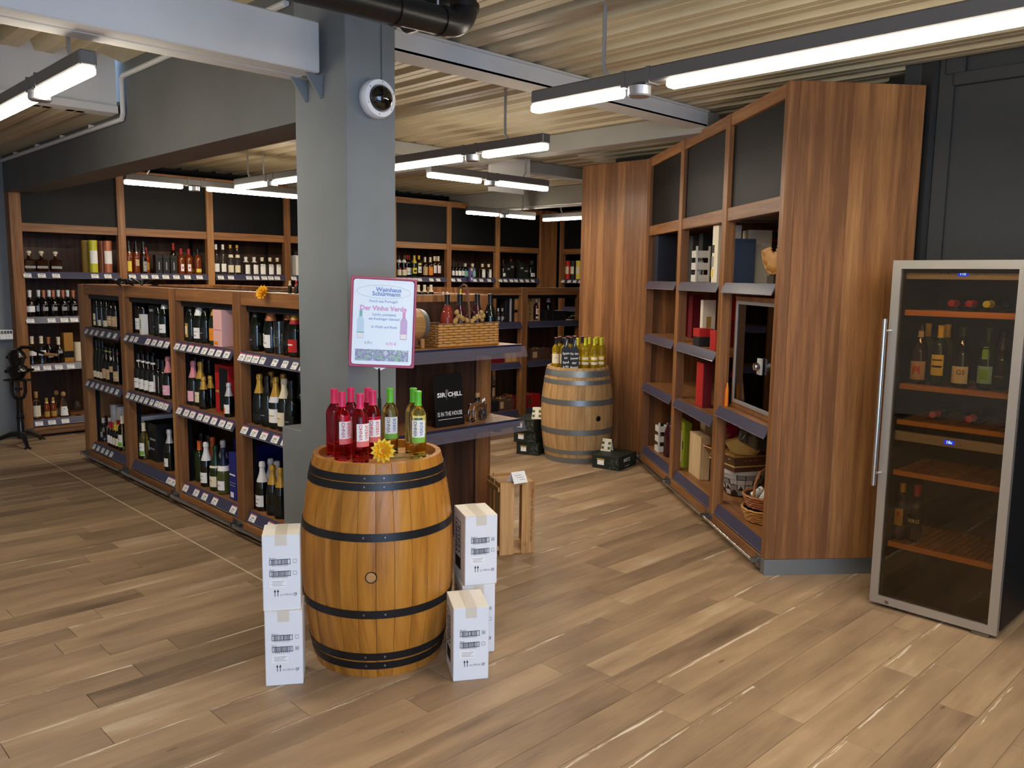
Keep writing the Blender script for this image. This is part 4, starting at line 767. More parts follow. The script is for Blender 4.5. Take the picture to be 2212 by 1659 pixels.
p0=at_y(1143.5,660,GY+.05).x; p1=at_y(1174,660,GY+.05).x; wc=thing('bottle_case','open wooden bottle case with stencilled name and red bottle','case',((p0+p1)/2+.02,GY+.175,1.1958)); w=p1-p0; zt_=.335
for a,nm in(((-w/2,-w*.02,-.05,-.04,0,zt_),'front_board'),((-w/2,-w/2+.01,-.04,.05,0,zt_),'side_board'),((w/2-.01,w/2,-.05,.05,0,zt_),'side_board'),((-w/2+.01,w/2-.01,.04,.05,0,zt_),'back_board'),((-w*.02,w/2-.01,-.05,.04,0,.01),'base_board'),((-w*.02,w/2-.01,-.05,.04,zt_-.01,zt_),'top_board')): MB().box(*a,0,.001).obj(nm,'pine',wc,0)
v,f=text('MARZADRO',.058,.01); MB().add(v,f,0,T(-w*.22,-.0512,zt_*.52)@FRONT@Matrix.Rotation(-PI/2,4,'Z')).obj('lettering','ink',wc,0,False)
kind('red_case','bordeaux','purple_wine','f_cream',.25,[(.08,.16,50,'l_white'),(.02,.045,50,'l_white')],[(.1,.14,26,'l_salmon')])
p=at_y(1166,690,GY+.09); bottle('red_case',(p.x+.024,GY+.175,1.2075),0,'red bottle standing in the open wooden case','bottles on the gondola',scale=.82)
put('cham_silver',(at_y(1184,690,GY+.2).x,GY+.2,1.195),DY,0,'dark bottle standing beside the open wooden case','bottles on the gondola')
GB(1186,690,1.195,.1,.1,.13,'b_black','small black box beside the wooden case','b_black',(),.14); GB(1209,690,1.195,.24,.15,.115,'b_black','long black gift box beside the grey-green sprig','b_black',(),.10)
p=at_y(1240,685,GY+.12); sp_=thing('leaf_sprig','sprig of green leaves on the gondola shelf','plant',(p.x-.03,GY+.13,1.203))
for i in range(9):
    a=random.random()*6.28; M=T(random.uniform(-.05,.05),random.uniform(-.03,.03),.01+.05*random.random())@RZ(a)@RY(-.5); MB().add([(0,0,0),(.02,-.011,.004),(.045,0,0),(.02,.011,.004)],[(0,1,2),(0,2,3)],0,M).obj('leaf','leaf',sp_,0,False)
MB().tube([(-.06,0,.005),(0,.01,.035),(.06,0,.05)],.0025,5).obj('stem','twig',sp_)
GB(1074,778,.735,.24,.2,.11,'b_dred','dark red gift box low on the gondola','b_dred',(),.13); GB(1107,778,.735,.18,.2,.10,'pine','wooden box beside the dark red one','pine',(),.13); open_box(1169,770,.735,.32,.2,.13,'b_brown','brown gift box open on the gondola middle shelf')
open_box(1066,885,.175,.16,.2,.12,'b_black','black gift box open on the gondola bottom shelf'); open_box(1094,880,.175,.22,.2,.14,'b_brown','brown gift box open on the gondola bottom shelf'); open_box(1113,875,.175,.06,.2,.16,'b_dred','narrow dark red gift box by the gondola post'); open_box(1153,875,.175,.22,.2,.15,'b_red','bright red gift box on the gondola bottom shelf')
# ------------------------------------------------------------------ barrels
def barrel(label,pos,rz,H,r0,r1,n,wood_,hoop,hoops,head,rivet_a,bung=None,drop=.035,name='barrel'):
    t=thing(name,label,'barrel',pos,rz); R=lambda z: r0+(r1-r0)*(1-((z-H/2)/(H/2))**2)
    da=2*PI/n; N=14; th=.024
    b=MB(); vs=[]; fs=[]; A=[-da/2+.0025,-da/4,0,da/4,da/2-.0025]; k=len(A)
    for j in range(N+1):
        z=H*j/N
        for i,a in enumerate(A): r=R(z)-(.0022 if i in(0,k-1) else 0.); vs.append((r*math.cos(a),r*math.sin(a),z))
        for a in A: r=R(z)-th; vs.append((r*math.cos(a),r*math.sin(a),z))
    for j in range(N):
        o,p=j*2*k,(j+1)*2*k
        for i in range(k-1): fs.append((o+i,o+i+1,p+i+1,p+i)); fs.append((o+k+i+1,o+k+i,p+k+i,p+k+i+1))
        fs.append((o,p,p+k,o+k)); fs.append((o+k-1,o+2*k-1,p+2*k-1,p+k-1))
    for i in range(k-1): fs.append((i,k+i,k+i+1,i+1)); e=N*2*k; fs.append((e+i,e+i+1,e+k+i+1,e+k+i))
    b.add(vs,fs); me=b.mesh('stave',wood_,50)
    for i in range(n): link('stave',me,t,None,da*i)
    for z0,z1 in hoops:
        zs=[z1+(z0-z1)*q for q in(0,.5,1)]; pr=[(R(zs[0])+.0,zs[0])]+[(R(z)+.0035,z) for z in zs]+[(R(zs[2]),zs[2])]
        h=MB().lathe(pr,48).obj('hoop',hoop,t,40,False)
        for q in(-.045,.045):
            a=rivet_a+q/r1*1.0; z=(z0+z1)/2; r=R(z)+.0033; MB().lathe([(0,.003),(.004,.0025),(.0055,0)],8,0,T(r*math.cos(a),r*math.sin(a),z)@RZ(a)@RY(PI/2)).obj('rivet','steel',h)
    rh=R(H-drop)-th+.001; w=rh*2/head
    for i in range(head):
        y0=-rh+w*i+.0006; y1=-rh+w*(i+1)-.0006; m=12; pl=[]
        for q in range(m+1): y=y0+(y1-y0)*q/m; pl.append((math.sqrt(max(0,rh*rh-y*y)),y))
        pl+=[(-x,y) for x,y in pl[::-1]]
        MB().prism(pl,H-drop-.02,H-drop).obj('head_board','oak_head',t,0)
    if bung:
        z,a,m,rr_=bung; r=R(z); M=T(r*math.cos(a),r*math.sin(a),z)@RZ(a)@RY(PI/2)
        MB().lathe([(0,.004),(rr_-.003,.004),(rr_,.001),(rr_,-.01)],20,0,M).obj('bung',m,t); MB().lathe([(rr_,.0005),(rr_+.004,.001),(rr_+.005,-.005)],20,0,M).obj('bung_ring','black',t)
    return t
B1=Vector((2.122,3.034,0)); B2=Vector((5.93,5.20,0)); aim=lambda p: math.atan2(-p.y,-p.x)
HZ=lambda zs: [(zs[i],zs[i+1]) for i in range(0,len(zs),2)]
barrel('amber oak barrel with black hoops and vinho verde bottles on top',B1,0,.927,.281,.338,27,'oak_amber','hoop_black',HZ([.855,.885,.82,.85,.612,.645,.28,.315,.083,.117,.04,.074]),7,aim(B1)-.05,(.4615,aim(B1)-.09,'oak_head',.021))
barrel('pale oak barrel with grey hoops before the wood clad partition',B2,0,.885,.29,.342,30,'oak_pale','galvanised',HZ([.805,.862,.735,.775,.545,.595,.27,.322,.085,.125,.0,.05]),7,aim(B2)+.62,(.425,aim(B2)+.62,'black',.022))
# vinho verde bottles
for n,gl,cap,lc,tx in(('vv_rose','rose_wine','f_pink','l_salmon','f_rose'),('vv_white','white_wine','f_green','l_green','l_teal')):
    kind(n,'bordeaux',gl,cap,.238,[(.075,.175,48,'l_white')],[(.075,.099,48,lc)]); KD[n]['text']=[('VINHO',.0215,.138,-20,'l_red' if n=='vv_rose' else 'leaf',True),('VERDE',.0215,.138,21,'l_blue' if n=='vv_white' else 'f_pink',True)]
ZH=.927-.035
def on_barrel(n,px,py,label,group,off=0.):
    p=at_z(px,py,ZH); v=Vector((p.x-B1.x,p.y-B1.y,0)); lim=.208
    if v.length>lim: v*=lim/v.length
    p=Vector((B1.x,B1.y,ZH))+v; a=math.atan2(p.y,p.x)-PI/2; put(n,p,(.57,.82,0),a+math.radians(off),label,group,1.,'bottle',3,(B1.x,B1.y,lim))
gr_='rose bottles on the amber barrel'; gw='white wine bottles on the amber barrel'
for px,py,off,lb_ in((843,980,8,'green-capped white wine bottle standing alone by the poster pole'),(903,989,6,'green-capped white wine bottle in front of its twin'),(893,979,20,'green-capped white wine bottle behind its twin')): on_barrel('vv_white',px,py,lb_,gw,off)
for px,py,off,lb_ in((779,999,24,'rose bottle with pink cap at the barrel rim beside the flower'),(740,993,28,'rose bottle with pink cap left of the one by the flower'),(806,988,10,'rose bottle with pink cap just behind the flower'),(721,983,60,'rose bottle with pink cap standing nearest the grey block'),(759,979,40,'rose bottle with pink cap in the back row by the pillar edge'),(776,984,40,'rose bottle with pink cap hidden behind the one by flower')): on_barrel('vv_rose',px,py,lb_,gr_,off)
p=at_z(828,1001,ZH); flower('gerbera','yellow artificial flower lying on the amber barrel',(p.x,p.y,ZH+.055),(1.25,.0,-.75),1.1,('petal_y','petal_c'),[(.02,.03,-.03),(.06,.02,-.042),(.16,-.03,-.043)])
# poster stand
ps=thing('poster_stand','poster in a red frame on a black pole behind barrel bottles','sign',(2.245,3.19,ZH+.0008))
MB().lathe([(0,0),(.034,0),(.034,.006),(.012,.012),(0,.012)],24).obj('base','black',ps)
sc_=at_y(0,0,1); rc=ray(827,697); D=3.93; c=CP+rc*(D/rc.dot(CF)); 
foot=Vector((0,0,.01)); hd=c-Vector((2.245,3.19,ZH))
top=ray(819,796); top=CP+top*(D/top.dot(CF))-Vector((2.245,3.19,ZH))
MB().tube([foot,foot.lerp(top,.62)],.0085,10).obj('pole','black',ps); MB().tube([foot.lerp(top,.6),top],.005,10).obj('inner_pole','black_gloss',ps)
ang=math.atan2(c.y,c.x)-PI/2
MS=T(*hd)@RZ(ang+.03)@RX(-.06)@RY(math.radians(2.4)); w,h=.308,.425
def rrect(w,h,r,n=5):
    o=[]
    for cx,cy,a in((w/2-r,h/2-r,0),(-w/2+r,h/2-r,PI/2),(-w/2+r,-h/2+r,PI),(w/2-r,-h/2+r,1.5*PI)):
        for i in range(n+1): t=a+PI/2*i/n; o.append((cx+r*math.cos(t),cy+r*math.sin(t)))
    return o
b=MB(); o1,o2=rrect(w,h,.008),rrect(w-.028,h-.028,.014); n=len(o1)
for d0 in(0,):
    vs=[(x,y,0) for x,y in o1]+[(x*.985,y*.988,.009) for x,y in o1]+[(x*1.03,y*1.02,.009) for x,y in o2]+[(x,y,.004) for x,y in o2]
    b.add(vs,[(k*n+i,k*n+(i+1)%n,(k+1)*n+(i+1)%n,(k+1)*n+i) for k in range(3) for i in range(n)]+[tuple(range(n))[::-1]],0,MS@FRONT)
fr=b.obj('frame','sign_red',ps,30)
MB().prism(rrect(w-.027,h-.027,.013),.0035,.0048,0,MS@FRONT).obj('poster_sheet','poster',ps,0)
def sign_text(body,size,x,y,m,bold=.0,sx=1.,al='CENTER',par=ps,M=None,z=.0056,fit=None):
    v,f=text(body,size,bold,al)
    if fit: sx=fit/(max(q[0] for q in v)-min(q[0] for q in v))
    MB().add(v,f,0,(M or MS@FRONT)@T(x,y,z)@Matrix.Scale(sx,4,(1,0,0))).obj('lettering',m,par,0,False)
el=[(.125*math.cos(2*PI*i/48),.143+.031*math.sin(2*PI*i/48),.0055) for i in range(48)]
MB().tube([MS@FRONT@Vector(p) for p in el],.0006,4,0,True,None,True).obj('oval_line','l_grey',ps)
sign_text('Weinhaus',.028,.022,.153,'p_blue',.03,1.05); sign_text('Schürmann',.028,.012,.133,'p_blue',.03,1.05)
sign_text('Frisch aus Portugal!',.0165,0,.098,'p_blue',.012,1.02); sign_text('Der Vinho Verde',.031,0,.065,'p_pink',.03,1.0)
for s_,y in(('Leicht, prickelnd,',.036),('ein fruchtiger Genuss!',.016),('In Weiß und Rosé',-.022)): sign_text(s_,.0165,.006,y,'p_blue',.014,.98)
sign_text('0,75 l',.016,-.065,-.098,'p_navy',.004); sign_text('4,70 €',.019,.042,-.10,'p_pink',.01)
for x,m,m2 in((-.103,'p_sky','p_teal'),(.098,'p_lilac','p_pink')):
    q=PR['bordeaux']; pl=[(r*.44,z*.435) for r,z in q]; poly=[(r,z) for r,z in pl]+[(-r,z) for r,z in pl[::-1]]
    MB().prism(poly,.0052,.0054,0,MS@FRONT@T(x,-.078,0)).obj('bottle_print',m,ps,0); MB().box(-.0065,.0065,.103,.132,.0054,.0057,0,0,MS@FRONT@T(x,-.078,0)).obj('bottle_print',m2,ps,0); MB().box(-.0165,.0165,.026,.031,.0054,.0057,0,0,MS@FRONT@T(x,-.078,0)).obj('bottle_print',m2,ps,0)
    MB().box(-.014,.014,.004,.026,.0054,.0057,0,0,MS@FRONT@T(x,-.078,0)).obj('bottle_print','paper',ps,0)
mp=mat('photo_print',rough=.5); t_=NT(mp); _,_,_,_,v_=t_.obj(); t_.put(t_.b.inputs['Base Color'],t_.ramp(t_.n('TexNoise',{'Vector':v_,'Scale':38.,'Detail':3.}),[(.3,'5d7fa5'),(.45,'a9cbb6'),(.55,'8d86b8'),(.7,'cfe3ea')]))
for x in(-.083,0,.083): MB().box(x-.041,x+.041,-.182,-.128,.0052,.0055,0,0,MS@FRONT).obj('photo_print','photo_print',ps,0)
MB().prism([(-.03,0),(.03,0),(.004,-.014),(-.004,-.014)],-.006,.006,0,MS@FRONT@T(-.008,-h/2,.002)).obj('clamp','white_plastic',ps,0)
# ------------------------------------------------------------------ white six-bottle cartons
def wcarton(label,pos,rz,check,z=0.,wd=.152,dp=.232,h=.322,side=True):
    t=thing('wine_carton',label,'carton',(pos[0],pos[1],z),rz,'white wine cartons by the barrel')      # pos = front left bottom corner
    MB().box(0,wd,0,dp,0,h-.0015,0,.003).obj('body','carton',t,0)
    for y0,y1 in((.0,dp/2-.0008),(dp/2+.0008,dp)): MB().box(.0005,wd-.0005,y0,y1,h-.002,h+.0005,0,.0008).obj('flap','carton_lit_top',t,0)
    MB().box(wd/2-.024,wd/2+.024,.0,dp,h+.0006,h+.0012).box(wd/2-.024,wd/2+.024,-.0006,0.,h-.045,h+.0006).obj('tape','tape',t,0)
    y=-.0009; B=MB(); r=random.Random(5)
    for k,(zz,nm) in enumerate(((.208,'Branco'),(.158,'Rosé'))):
        B.box(.028,.112,y,0,zz-.0115,zz-.0095).box(.028,.112,y,0,zz+.0095,zz+.0115).box(.028,.03,y,0,zz-.0115,zz+.0115).box(.11,.112,y,0,zz-.0115,zz+.0115)
        x=.036
        while x<.104:
            q=r.choice((.0008,.0015,.0022)); B.box(x,x+q,y,0,zz-.0095,zz+.0095); x+=q+r.choice((.001,.0015,.0025))
        for e in range(8): B.box(.04+.008*e,.043+.008*e,y,0,zz-.0165,zz-.0135)
        for a in((.122,.1365,zz-.006,zz-.0052),(.122,.1365,zz+.0083,zz+.009),(.122,.1228,zz-.006,zz+.009),(.1357,.1365,zz-.006,zz+.009)): B.box(a[0],a[1],y,0,a[2],a[3])
        v,f=text(nm,.0095,0.,'LEFT'); B.add(v,f,0,T(.028,y-.0002,zz+.0165)@FRONT)
        if check==k:
            B.add([(-.006,0,-.0008),(.006,0,-.0008),(.006,0,.0008),(-.006,0,.0008)],[(0,1,2,3)],0,T(.1292,y,zz+.0015)@RY(.8)); B.add([(-.006,0,-.0008),(.006,0,-.0008),(.006,0,.0008),(-.006,0,.0008)],[(0,1,2,3)],0,T(.1292,y,zz+.0015)@RY(-.8))
    for x in(.048,.060): B.box(x-.0012,x+.0012,y,0,.062,.083).add([(x-.0048,y,.081),(x+.0048,y,.081),(x,y,.092)],[(0,1,2)])
    v,f=text('6 x 750 ml',.0105,0.,'LEFT'); B.add(v,f,0,T(.07,y-.0002,.068)@FRONT)
    ring=[(.128+.0058*math.cos(a),y,.068+.0058*math.sin(a)) for a in [k*PI*1.6/12+1.2 for k in range(13)]]; B.tube(ring,.0009,4); B.add([(.128,y,.069),(.131,y,.066),(.1375,y,.0765)],[(0,1,2)])
    B.obj('print','ink',t,0,False)
    MB().box(.028,.092,-.0007,0,.1,.132).obj('sticker','paper',t,0)
    S=MB()
    for k in range(4):
        z_=.126-.006*k; S.box(.034+.004*(k%2),.088-.006*(k%3),-.001,-.0007,z_-.0009,z_+.0009)
    S.obj('print','ink_grey',t,0,False)
    if side:   # stencilled panel on the left flank
        P=MB(); x=-.0009
        P.box(x,0,.075,.078,.055,.275).box(x,0,.165,.168,.055,.275).box(x,0,.075,.168,.272,.275).box(x,0,.075,.168,.05,.105)
        for wv,yy in(('VINHO',.144),('VERDE',.101)):
            v,f=text(wv,.047,.02); P.add(v,f,0,T(x-.0002,yy,.189)@Matrix.Rotation(-PI/2,4,'Z')@FRONT@Matrix.Rotation(PI/2,4,'Z')@Matrix.Scale(.98,4,(1,0,0)))
        P.obj('stencil','ink',t,0,False)
    return t
wcarton('white wine carton on the floor left of the amber barrel',(1.566,3.05),math.radians(-33.5),1,0.,.152,.165)
wcarton('white wine carton on top of another left of amber barrel',(1.566,3.056),math.radians(-32),-1,.3228,.150,.155)
wcarton('front white wine carton with stencilled flank right of amber barrel',(2.165,2.556),math.radians(-31.4),0,0.,.152,.20)
wcarton('white wine carton under the upper one right of amber barrel',(2.360,2.727),math.radians(-30.5),0,0.,.152,.21)
wcarton('upper white wine carton stacked right of the amber barrel',(2.366,2.716),math.radians(-26),0,.3228,.150,.20)
# ------------------------------------------------------------------ wooden crate on end
c0=at_z(1079,1201); c1=at_z(1153,1193.5); cw=(c1-c0).length; ca=math.atan2(c1.y-c0.y,c1.x-c0.x); ch=.455; cd=.255
cr=thing('wooden_crate','pine wine crate standing on end with stencilled slat and card','crate',(c0.x,c0.y,0),ca)
for x0,x1 in((0,.092),(.142,cw)): MB().box(x0,x1,0,.009,0,ch,0,.0015).obj('slat','pine',cr,0)
for z0,z1 in((.002,.018),(ch-.018,ch-.002)): 
    MB().box(.012,cw-.004,.0095,cd,z0,z1,0,.0015).obj('end_board','pine_x',cr,0)
for y0,y1 in((.012,.105),(.125,.185),(.20,cd)): MB().box(0,.009,y0,y1,0,ch,0,.0015).obj('slat','pine',cr,0)
for y0,y1 in((.15,cd),): MB().box(cw-.009,cw,y0,y1,0,ch,0,.0015).obj('slat','pine',cr,0)
for z in(.03,ch-.055): MB().box(-.012,-.0003,.01,cd-.02,z,z+.028,0,.0015).obj('cleat','pine',cr,0)
MB().box(.03,cw-.03,cd-.03,cd-.012,ch-.003,ch+.012,0,.0015).obj('cleat','pine_x',cr,0)
v,f=text('Wein aus deutschen Landen',.034,.0); MB().add(v,f,0,T(cw-.018,-.0006,ch*.53)@FRONT@Matrix.Rotation(-PI/2,4,'Z')@Matrix.Scale(.88,4,(1,0,0))).obj('lettering','twig',cr,0,False)
sq=MB()
for a in((0,.022,0,.0012),(0,.022,.0208,.022),(0,.0012,0,.022),(.0208,.022,0,.022)): sq.box(a[0],a[1],-.0006,0,a[2],a[3],0,0,T(.155,0,.05))
v,f=text('G',.017); sq.add(v,f,0,T(.166,-.0008,.061)@FRONT); sq.obj('stamp','twig',cr,0,False)
tc=thing('tent_card','folded white price card on the wooden crate','card',CP*0)
p=at_z(1118,1037,ch+.012); tc.location=(p.x,p.y,ch+.0005); tc.rotation_euler=(0,0,ca+.25)
for s_ in(-1,1): MB().box(-.05,.05,-.0005,.0005,0,.075,0,0,T(0,s_*.038,0)@RX(s_*.53)).obj('panel','paper',tc,0)
B=MB()
for k,(a0,a1) in enumerate(((-.03,.02),(-.02,.03),(.0,.035))): B.box(a0,a1,-.0012,-.0005,.05-.014*k,.053-.014*k,0,0,T(0,-.038,0)@RX(-.53))
B.obj('handwriting','ink_grey',tc,0)
# ------------------------------------------------------------------ end display: keg, basket, black card, gin bottle
Z1,Z2=1.287,.815; YS=3.705
kc=at_y(905,705,YS+.17); kg=thing('small_keg','little oak keg on a wooden cradle beside the basket','keg',(kc.x-.085,YS+.185,Z1+.0008))
KM=T(0,0,.135)@RY(PI/2); KR=lambda z: .083+.018*(1-(z/.115)**2)
for i in range(14):
    a=2*PI*i/14; b=MB(); vs=[]; d=2*PI/14/2-.008
    for j in range(9):
        z=-.115+.23*j/8
        for q in(-d,0,d): r=KR(z)-(.001 if q else 0); vs.append((r*math.cos(a+q),r*math.sin(a+q),z))
        for q in(-d,0,d): r=KR(z)-.012; vs.append((r*math.cos(a+q),r*math.sin(a+q),z))
    fs=[]
    for j in range(8):
        o,p_=j*6,(j+1)*6
        for i2 in(0,1): fs+= [(o+i2,o+i2+1,p_+i2+1,p_+i2),(o+3+i2+1,o+3+i2,p_+3+i2,p_+3+i2+1)]
        fs+=[(o,p_,p_+3,o+3),(o+2,o+5,p_+5,p_+2)]
    for o in(0,48): fs+=[(o,o+1,o+4,o+3),(o+1,o+2,o+5,o+4)]
    b.add(vs,fs,0,KM).obj('stave','oak_head',kg,50)
for z0,z1 in((.075,.113),(-.113,-.075)):
    hp=MB().lathe([(KR(z0),z0),(KR(z0)+.002,z0),(KR(z1)+.002,z1),(KR(z1),z1)],32,0,KM).obj('hoop','galvanised',kg,40,False)
    for zz in(.088,.1): MB().lathe([(0,.003),(.003,.002),(.004,0)],8,0,KM@RZ(2.6)@T(KR(zz)+.002,0,zz if z0>0 else -zz)@RY(PI/2)).obj('rivet','steel',hp)
for s_ in(-1,1): MB().lathe([(0,s_*.096),(.073,s_*.096),(.073,s_*.088),(0,s_*.088)],28,0,KM).obj('head_board','oak_head',kg)
MB().tube([(.095,0,.075),(.14,0,.075)],.009,10).tube([(.13,0,.075),(.13,0,.10)],.007,8).obj('tap','oak_head',kg)
for x in(-.06,.06): MB().box(x-.012,x+.012,-.07,.07,.018,.045,0,.002).box(x-.012,x+.012,-.085,-.055,0,.055,0,.002).box(x-.012,x+.012,.055,.085,0,.055,0,.002).obj('cradle','pine',kg,0)
def weave(b,x0,x1,y,z0,z1,rows,cols,th,M):
    for r in range(rows):
        zc=z0+(z1-z0)*(r+.5)/rows; hh=(z1-z0)/rows*.47; L=(x1-x0)/cols
        for c_ in range(-1,cols):
            xa=x0+L*(c_+(.5 if r%2 else 0)); xb=xa+L*.98; xa=max(xa,x0); xb=min(xb,x1)
            if xb-xa<L*.2: continue
            vs=[]; n=5
            for i in range(n):
                u=i/(n-1); bu=math.sin(PI*u); vs+=[(xa+(xb-xa)*u,y-th*(.15+bu),zc+hh*(.55+.45*bu)*math.cos(a_)) if a_ in(0,PI) else (xa+(xb-xa)*u,y-th*(.15+bu)*1.35,zc) for a_ in(0,1,PI)]
            fs=[(3*i+k,3*i+k+1,3*i+k+4,3*i+k+3) for i in range(n-1) for k in(0,1)]
            b.add(vs,fs,0,M)
bk0=at_y(946,735,YS+.075); bk1=at_y(1077,738,YS+.075); bw=bk1.x-bk0.x; bd=.14; bh=.135
bs=thing('wine_basket','wicker gift basket with hop decoration on the end display','basket',((bk0.x+bk1.x)/2,YS+.075+bd/2,Z1+.0008))
b=MB(); weave(b,-bw/2,bw/2,-bd/2,.006,bh,8,6,.0075,None); weave(b,-bd/2,bd/2,-bw/2,.006,bh,9,2,.004,RZ(PI/2)); weave(b,-bd/2,bd/2,-bw/2,.006,bh,9,2,.004,RZ(-PI/2)); weave(b,-bw/2,bw/2,-bd/2,.006,bh,9,6,.004,RZ(PI))
tag(b.obj('woven_side','wicker',bs,60,False),kind='stuff')
MB().box(-bw/2+.002,bw/2-.002,-bd/2+.002,bd/2-.002,0,.006).box(-bw/2+.003,bw/2-.003,-bd/2+.001,-bd/2+.004,0,bh).box(-bw/2+.003,bw/2-.003,bd/2-.004,bd/2-.001,0,bh).box(-bw/2+.001,-bw/2+.004,-bd/2,bd/2,0,bh).box(bw/2-.004,bw/2-.001,-bd/2,bd/2,0,bh).obj('liner','wicker_dark',bs,0)
for z,m in((.0068,'wicker'),(bh,'wicker_dark')): MB().tube([(-bw/2,-bd/2,z),(bw/2,-bd/2,z),(bw/2,bd/2,z),(-bw/2,bd/2,z)],.006,8,0,True,None,True).obj('rim',m,bs)
hz=at_y(1014,617,YS+.14).z-Z1
MB().tube([(.01,-bd/2+.01,bh-.02),(.01,-bd/2+.012,.2),(.01,-bd/2+.03,hz-.02),(.01,-bd/2+.045,hz),(.01,0,hz+.004),(.01,bd/2-.03,hz-.02),(.01,bd/2-.012,.2),(.01,bd/2-.01,bh-.02)],.007,8).obj('handle','wicker_dark',bs)
for i,(x,z) in enumerate([(-.11,.205),(-.095,.185),(-.105,.16),(-.075,.175),(-.06,.165),(-.02,.155),(.01,.15),(.035,.165),(.06,.175),(.085,.2),(.08,.175),(.1,.16),(.1,.18),(-.12,.15)]):
    MB().lathe([(0,-.018),(.012,-.012),(.015,0),(.01,.012),(0,.018)],7,0,T(x,-bd/2-.012+.006*(i%3),z)@RY(.5*(-1)**i)).obj('hop_cone','hop',bs,30)
MB().tube([(-.07,-bd/2-.01,.14),(-.03,-bd/2-.014,.19),(.0,-bd/2-.006,.225),(.03,-bd/2-.014,.2),(.06,-bd/2-.01,.14)],.002,5).obj('twig','twig',bs)
for n,gl in(('bk_rose','salmon_wine'),('bk_dark','purple_wine'),('bk_green','dark_glass_b')): kind(n,'burgundy',gl,'f_black',.238)
for px,n,lb_ in((966,'bk_rose','salmon pink wine bottle with black cap in the basket'),(993.5,'bk_dark','dark red wine bottle left of the basket handle'),(1031,'bk_dark','dark red wine bottle right of the basket handle'),(1059,'bk_green','black green wine bottle at the right of the basket')):
    p=at_y(px,650,YS+.145); bottle(n,(p.x,YS+.145,Z1+.0085),0,lb_,'wine bottles in the wicker basket')
c0=at_y(944,925,YS+.06); c1=at_y(1005,917,YS+.06); hz=at_y(940,812,YS+.06).z-Z2; w=c1.x-c0.x
bc=thing('display_card','black sir chill advertising card leaning on the lower shelf','sign',((c0.x+c1.x)/2,YS+.068,Z2+.002)); bc.rotation_euler=(-.1,0,0)
MB().box(-w/2,w/2,-.003,.003,.0,hz,0,.001).obj('panel','black',bc,0); MB().box(-w/2+.01,w/2-.01,.0035,.05,.006,.06).obj('easel_foot','black',bc,0)
BM=T(0,-.0036,0)@FRONT
sign_text('SIR',.036,-w*.27,hz*.60,'paper',.03,1.,'CENTER',bc,BM,0,w*.30); sign_text('CHILL',.036,w*.21,hz*.60,'paper',.03,1.,'CENTER',bc,BM,0,w*.50); sign_text('IS IN THE HOUSE',.036,0,hz*.235,'paper',.0,1.,'CENTER',bc,BM,0,w*.86); MB().box(-w*.42,w*.42,-.0042,-.0034,hz*.135,hz*.142).obj('underline','paper',bc,0)
sign_text('GIN',.010,w*.2,hz*.54,'l_grey',0,1.4,'CENTER',bc,BM,0)
em=MB()
for i in range(7):
    a=.3+i*.45; em.tube([(-w*.07+.008*math.cos(a),-.004,hz*.68+.008*math.sin(a)),(-w*.06+.012*math.cos(a+.4),-.004,hz*.61+.026*math.sin(a+.4)),(-w*.05+.008*math.cos(a+1.),-.004,hz*.55+.02*math.sin(a+.9))],.0008,4)
em.obj('emblem','l_grey',bc,0)
p=at_y(1031,905,YS+.10); gb=thing('gin_bottle','clear flat gin bottle with a cork beside the black card','bottle',(p.x,YS+.10,Z2+.001),.12)
MB().box(-.068,.068,-.03,.03,0,.115,0,.014).obj('body','clear_glass',gb,50); MB().lathe([(.016,.112),(.013,.12),(.012,.142),(.015,.143),(.015,.149),(0,.149)],16).obj('neck','clear_glass',gb); MB().lathe([(0,.128),(.0165,.128),(.0165,.142),(0,.142)],16).obj('neck_band','black',gb); MB().lathe([(0,.15),(.012,.15),(.014,.156),(.014,.172),(.011,.176),(0,.177)],16).obj('cork','cork',gb)
sign_text('SIR CHILL',.022,.012,.036,'ink',.02,1.,'CENTER',gb,T(0,-.0306,0)@FRONT,0,.105)
MB().add([(.03,-.012,.115),(.06,-.012,.125),(.056,-.012,.142),(.028,-.012,.13)],[(0,1,2,3)]).obj('hang_tag','paper',gb,0,False)
em=MB()
for i in range(6): a=i*.6; em.tube([(.02*math.cos(a)-.005,-.0306,.07+.012*math.sin(a)),(.025*math.cos(a+.5)-.005,-.0306,.075+.016*math.sin(a+.5))],.0009,4)
em.obj('emblem','ink_grey',gb,0)
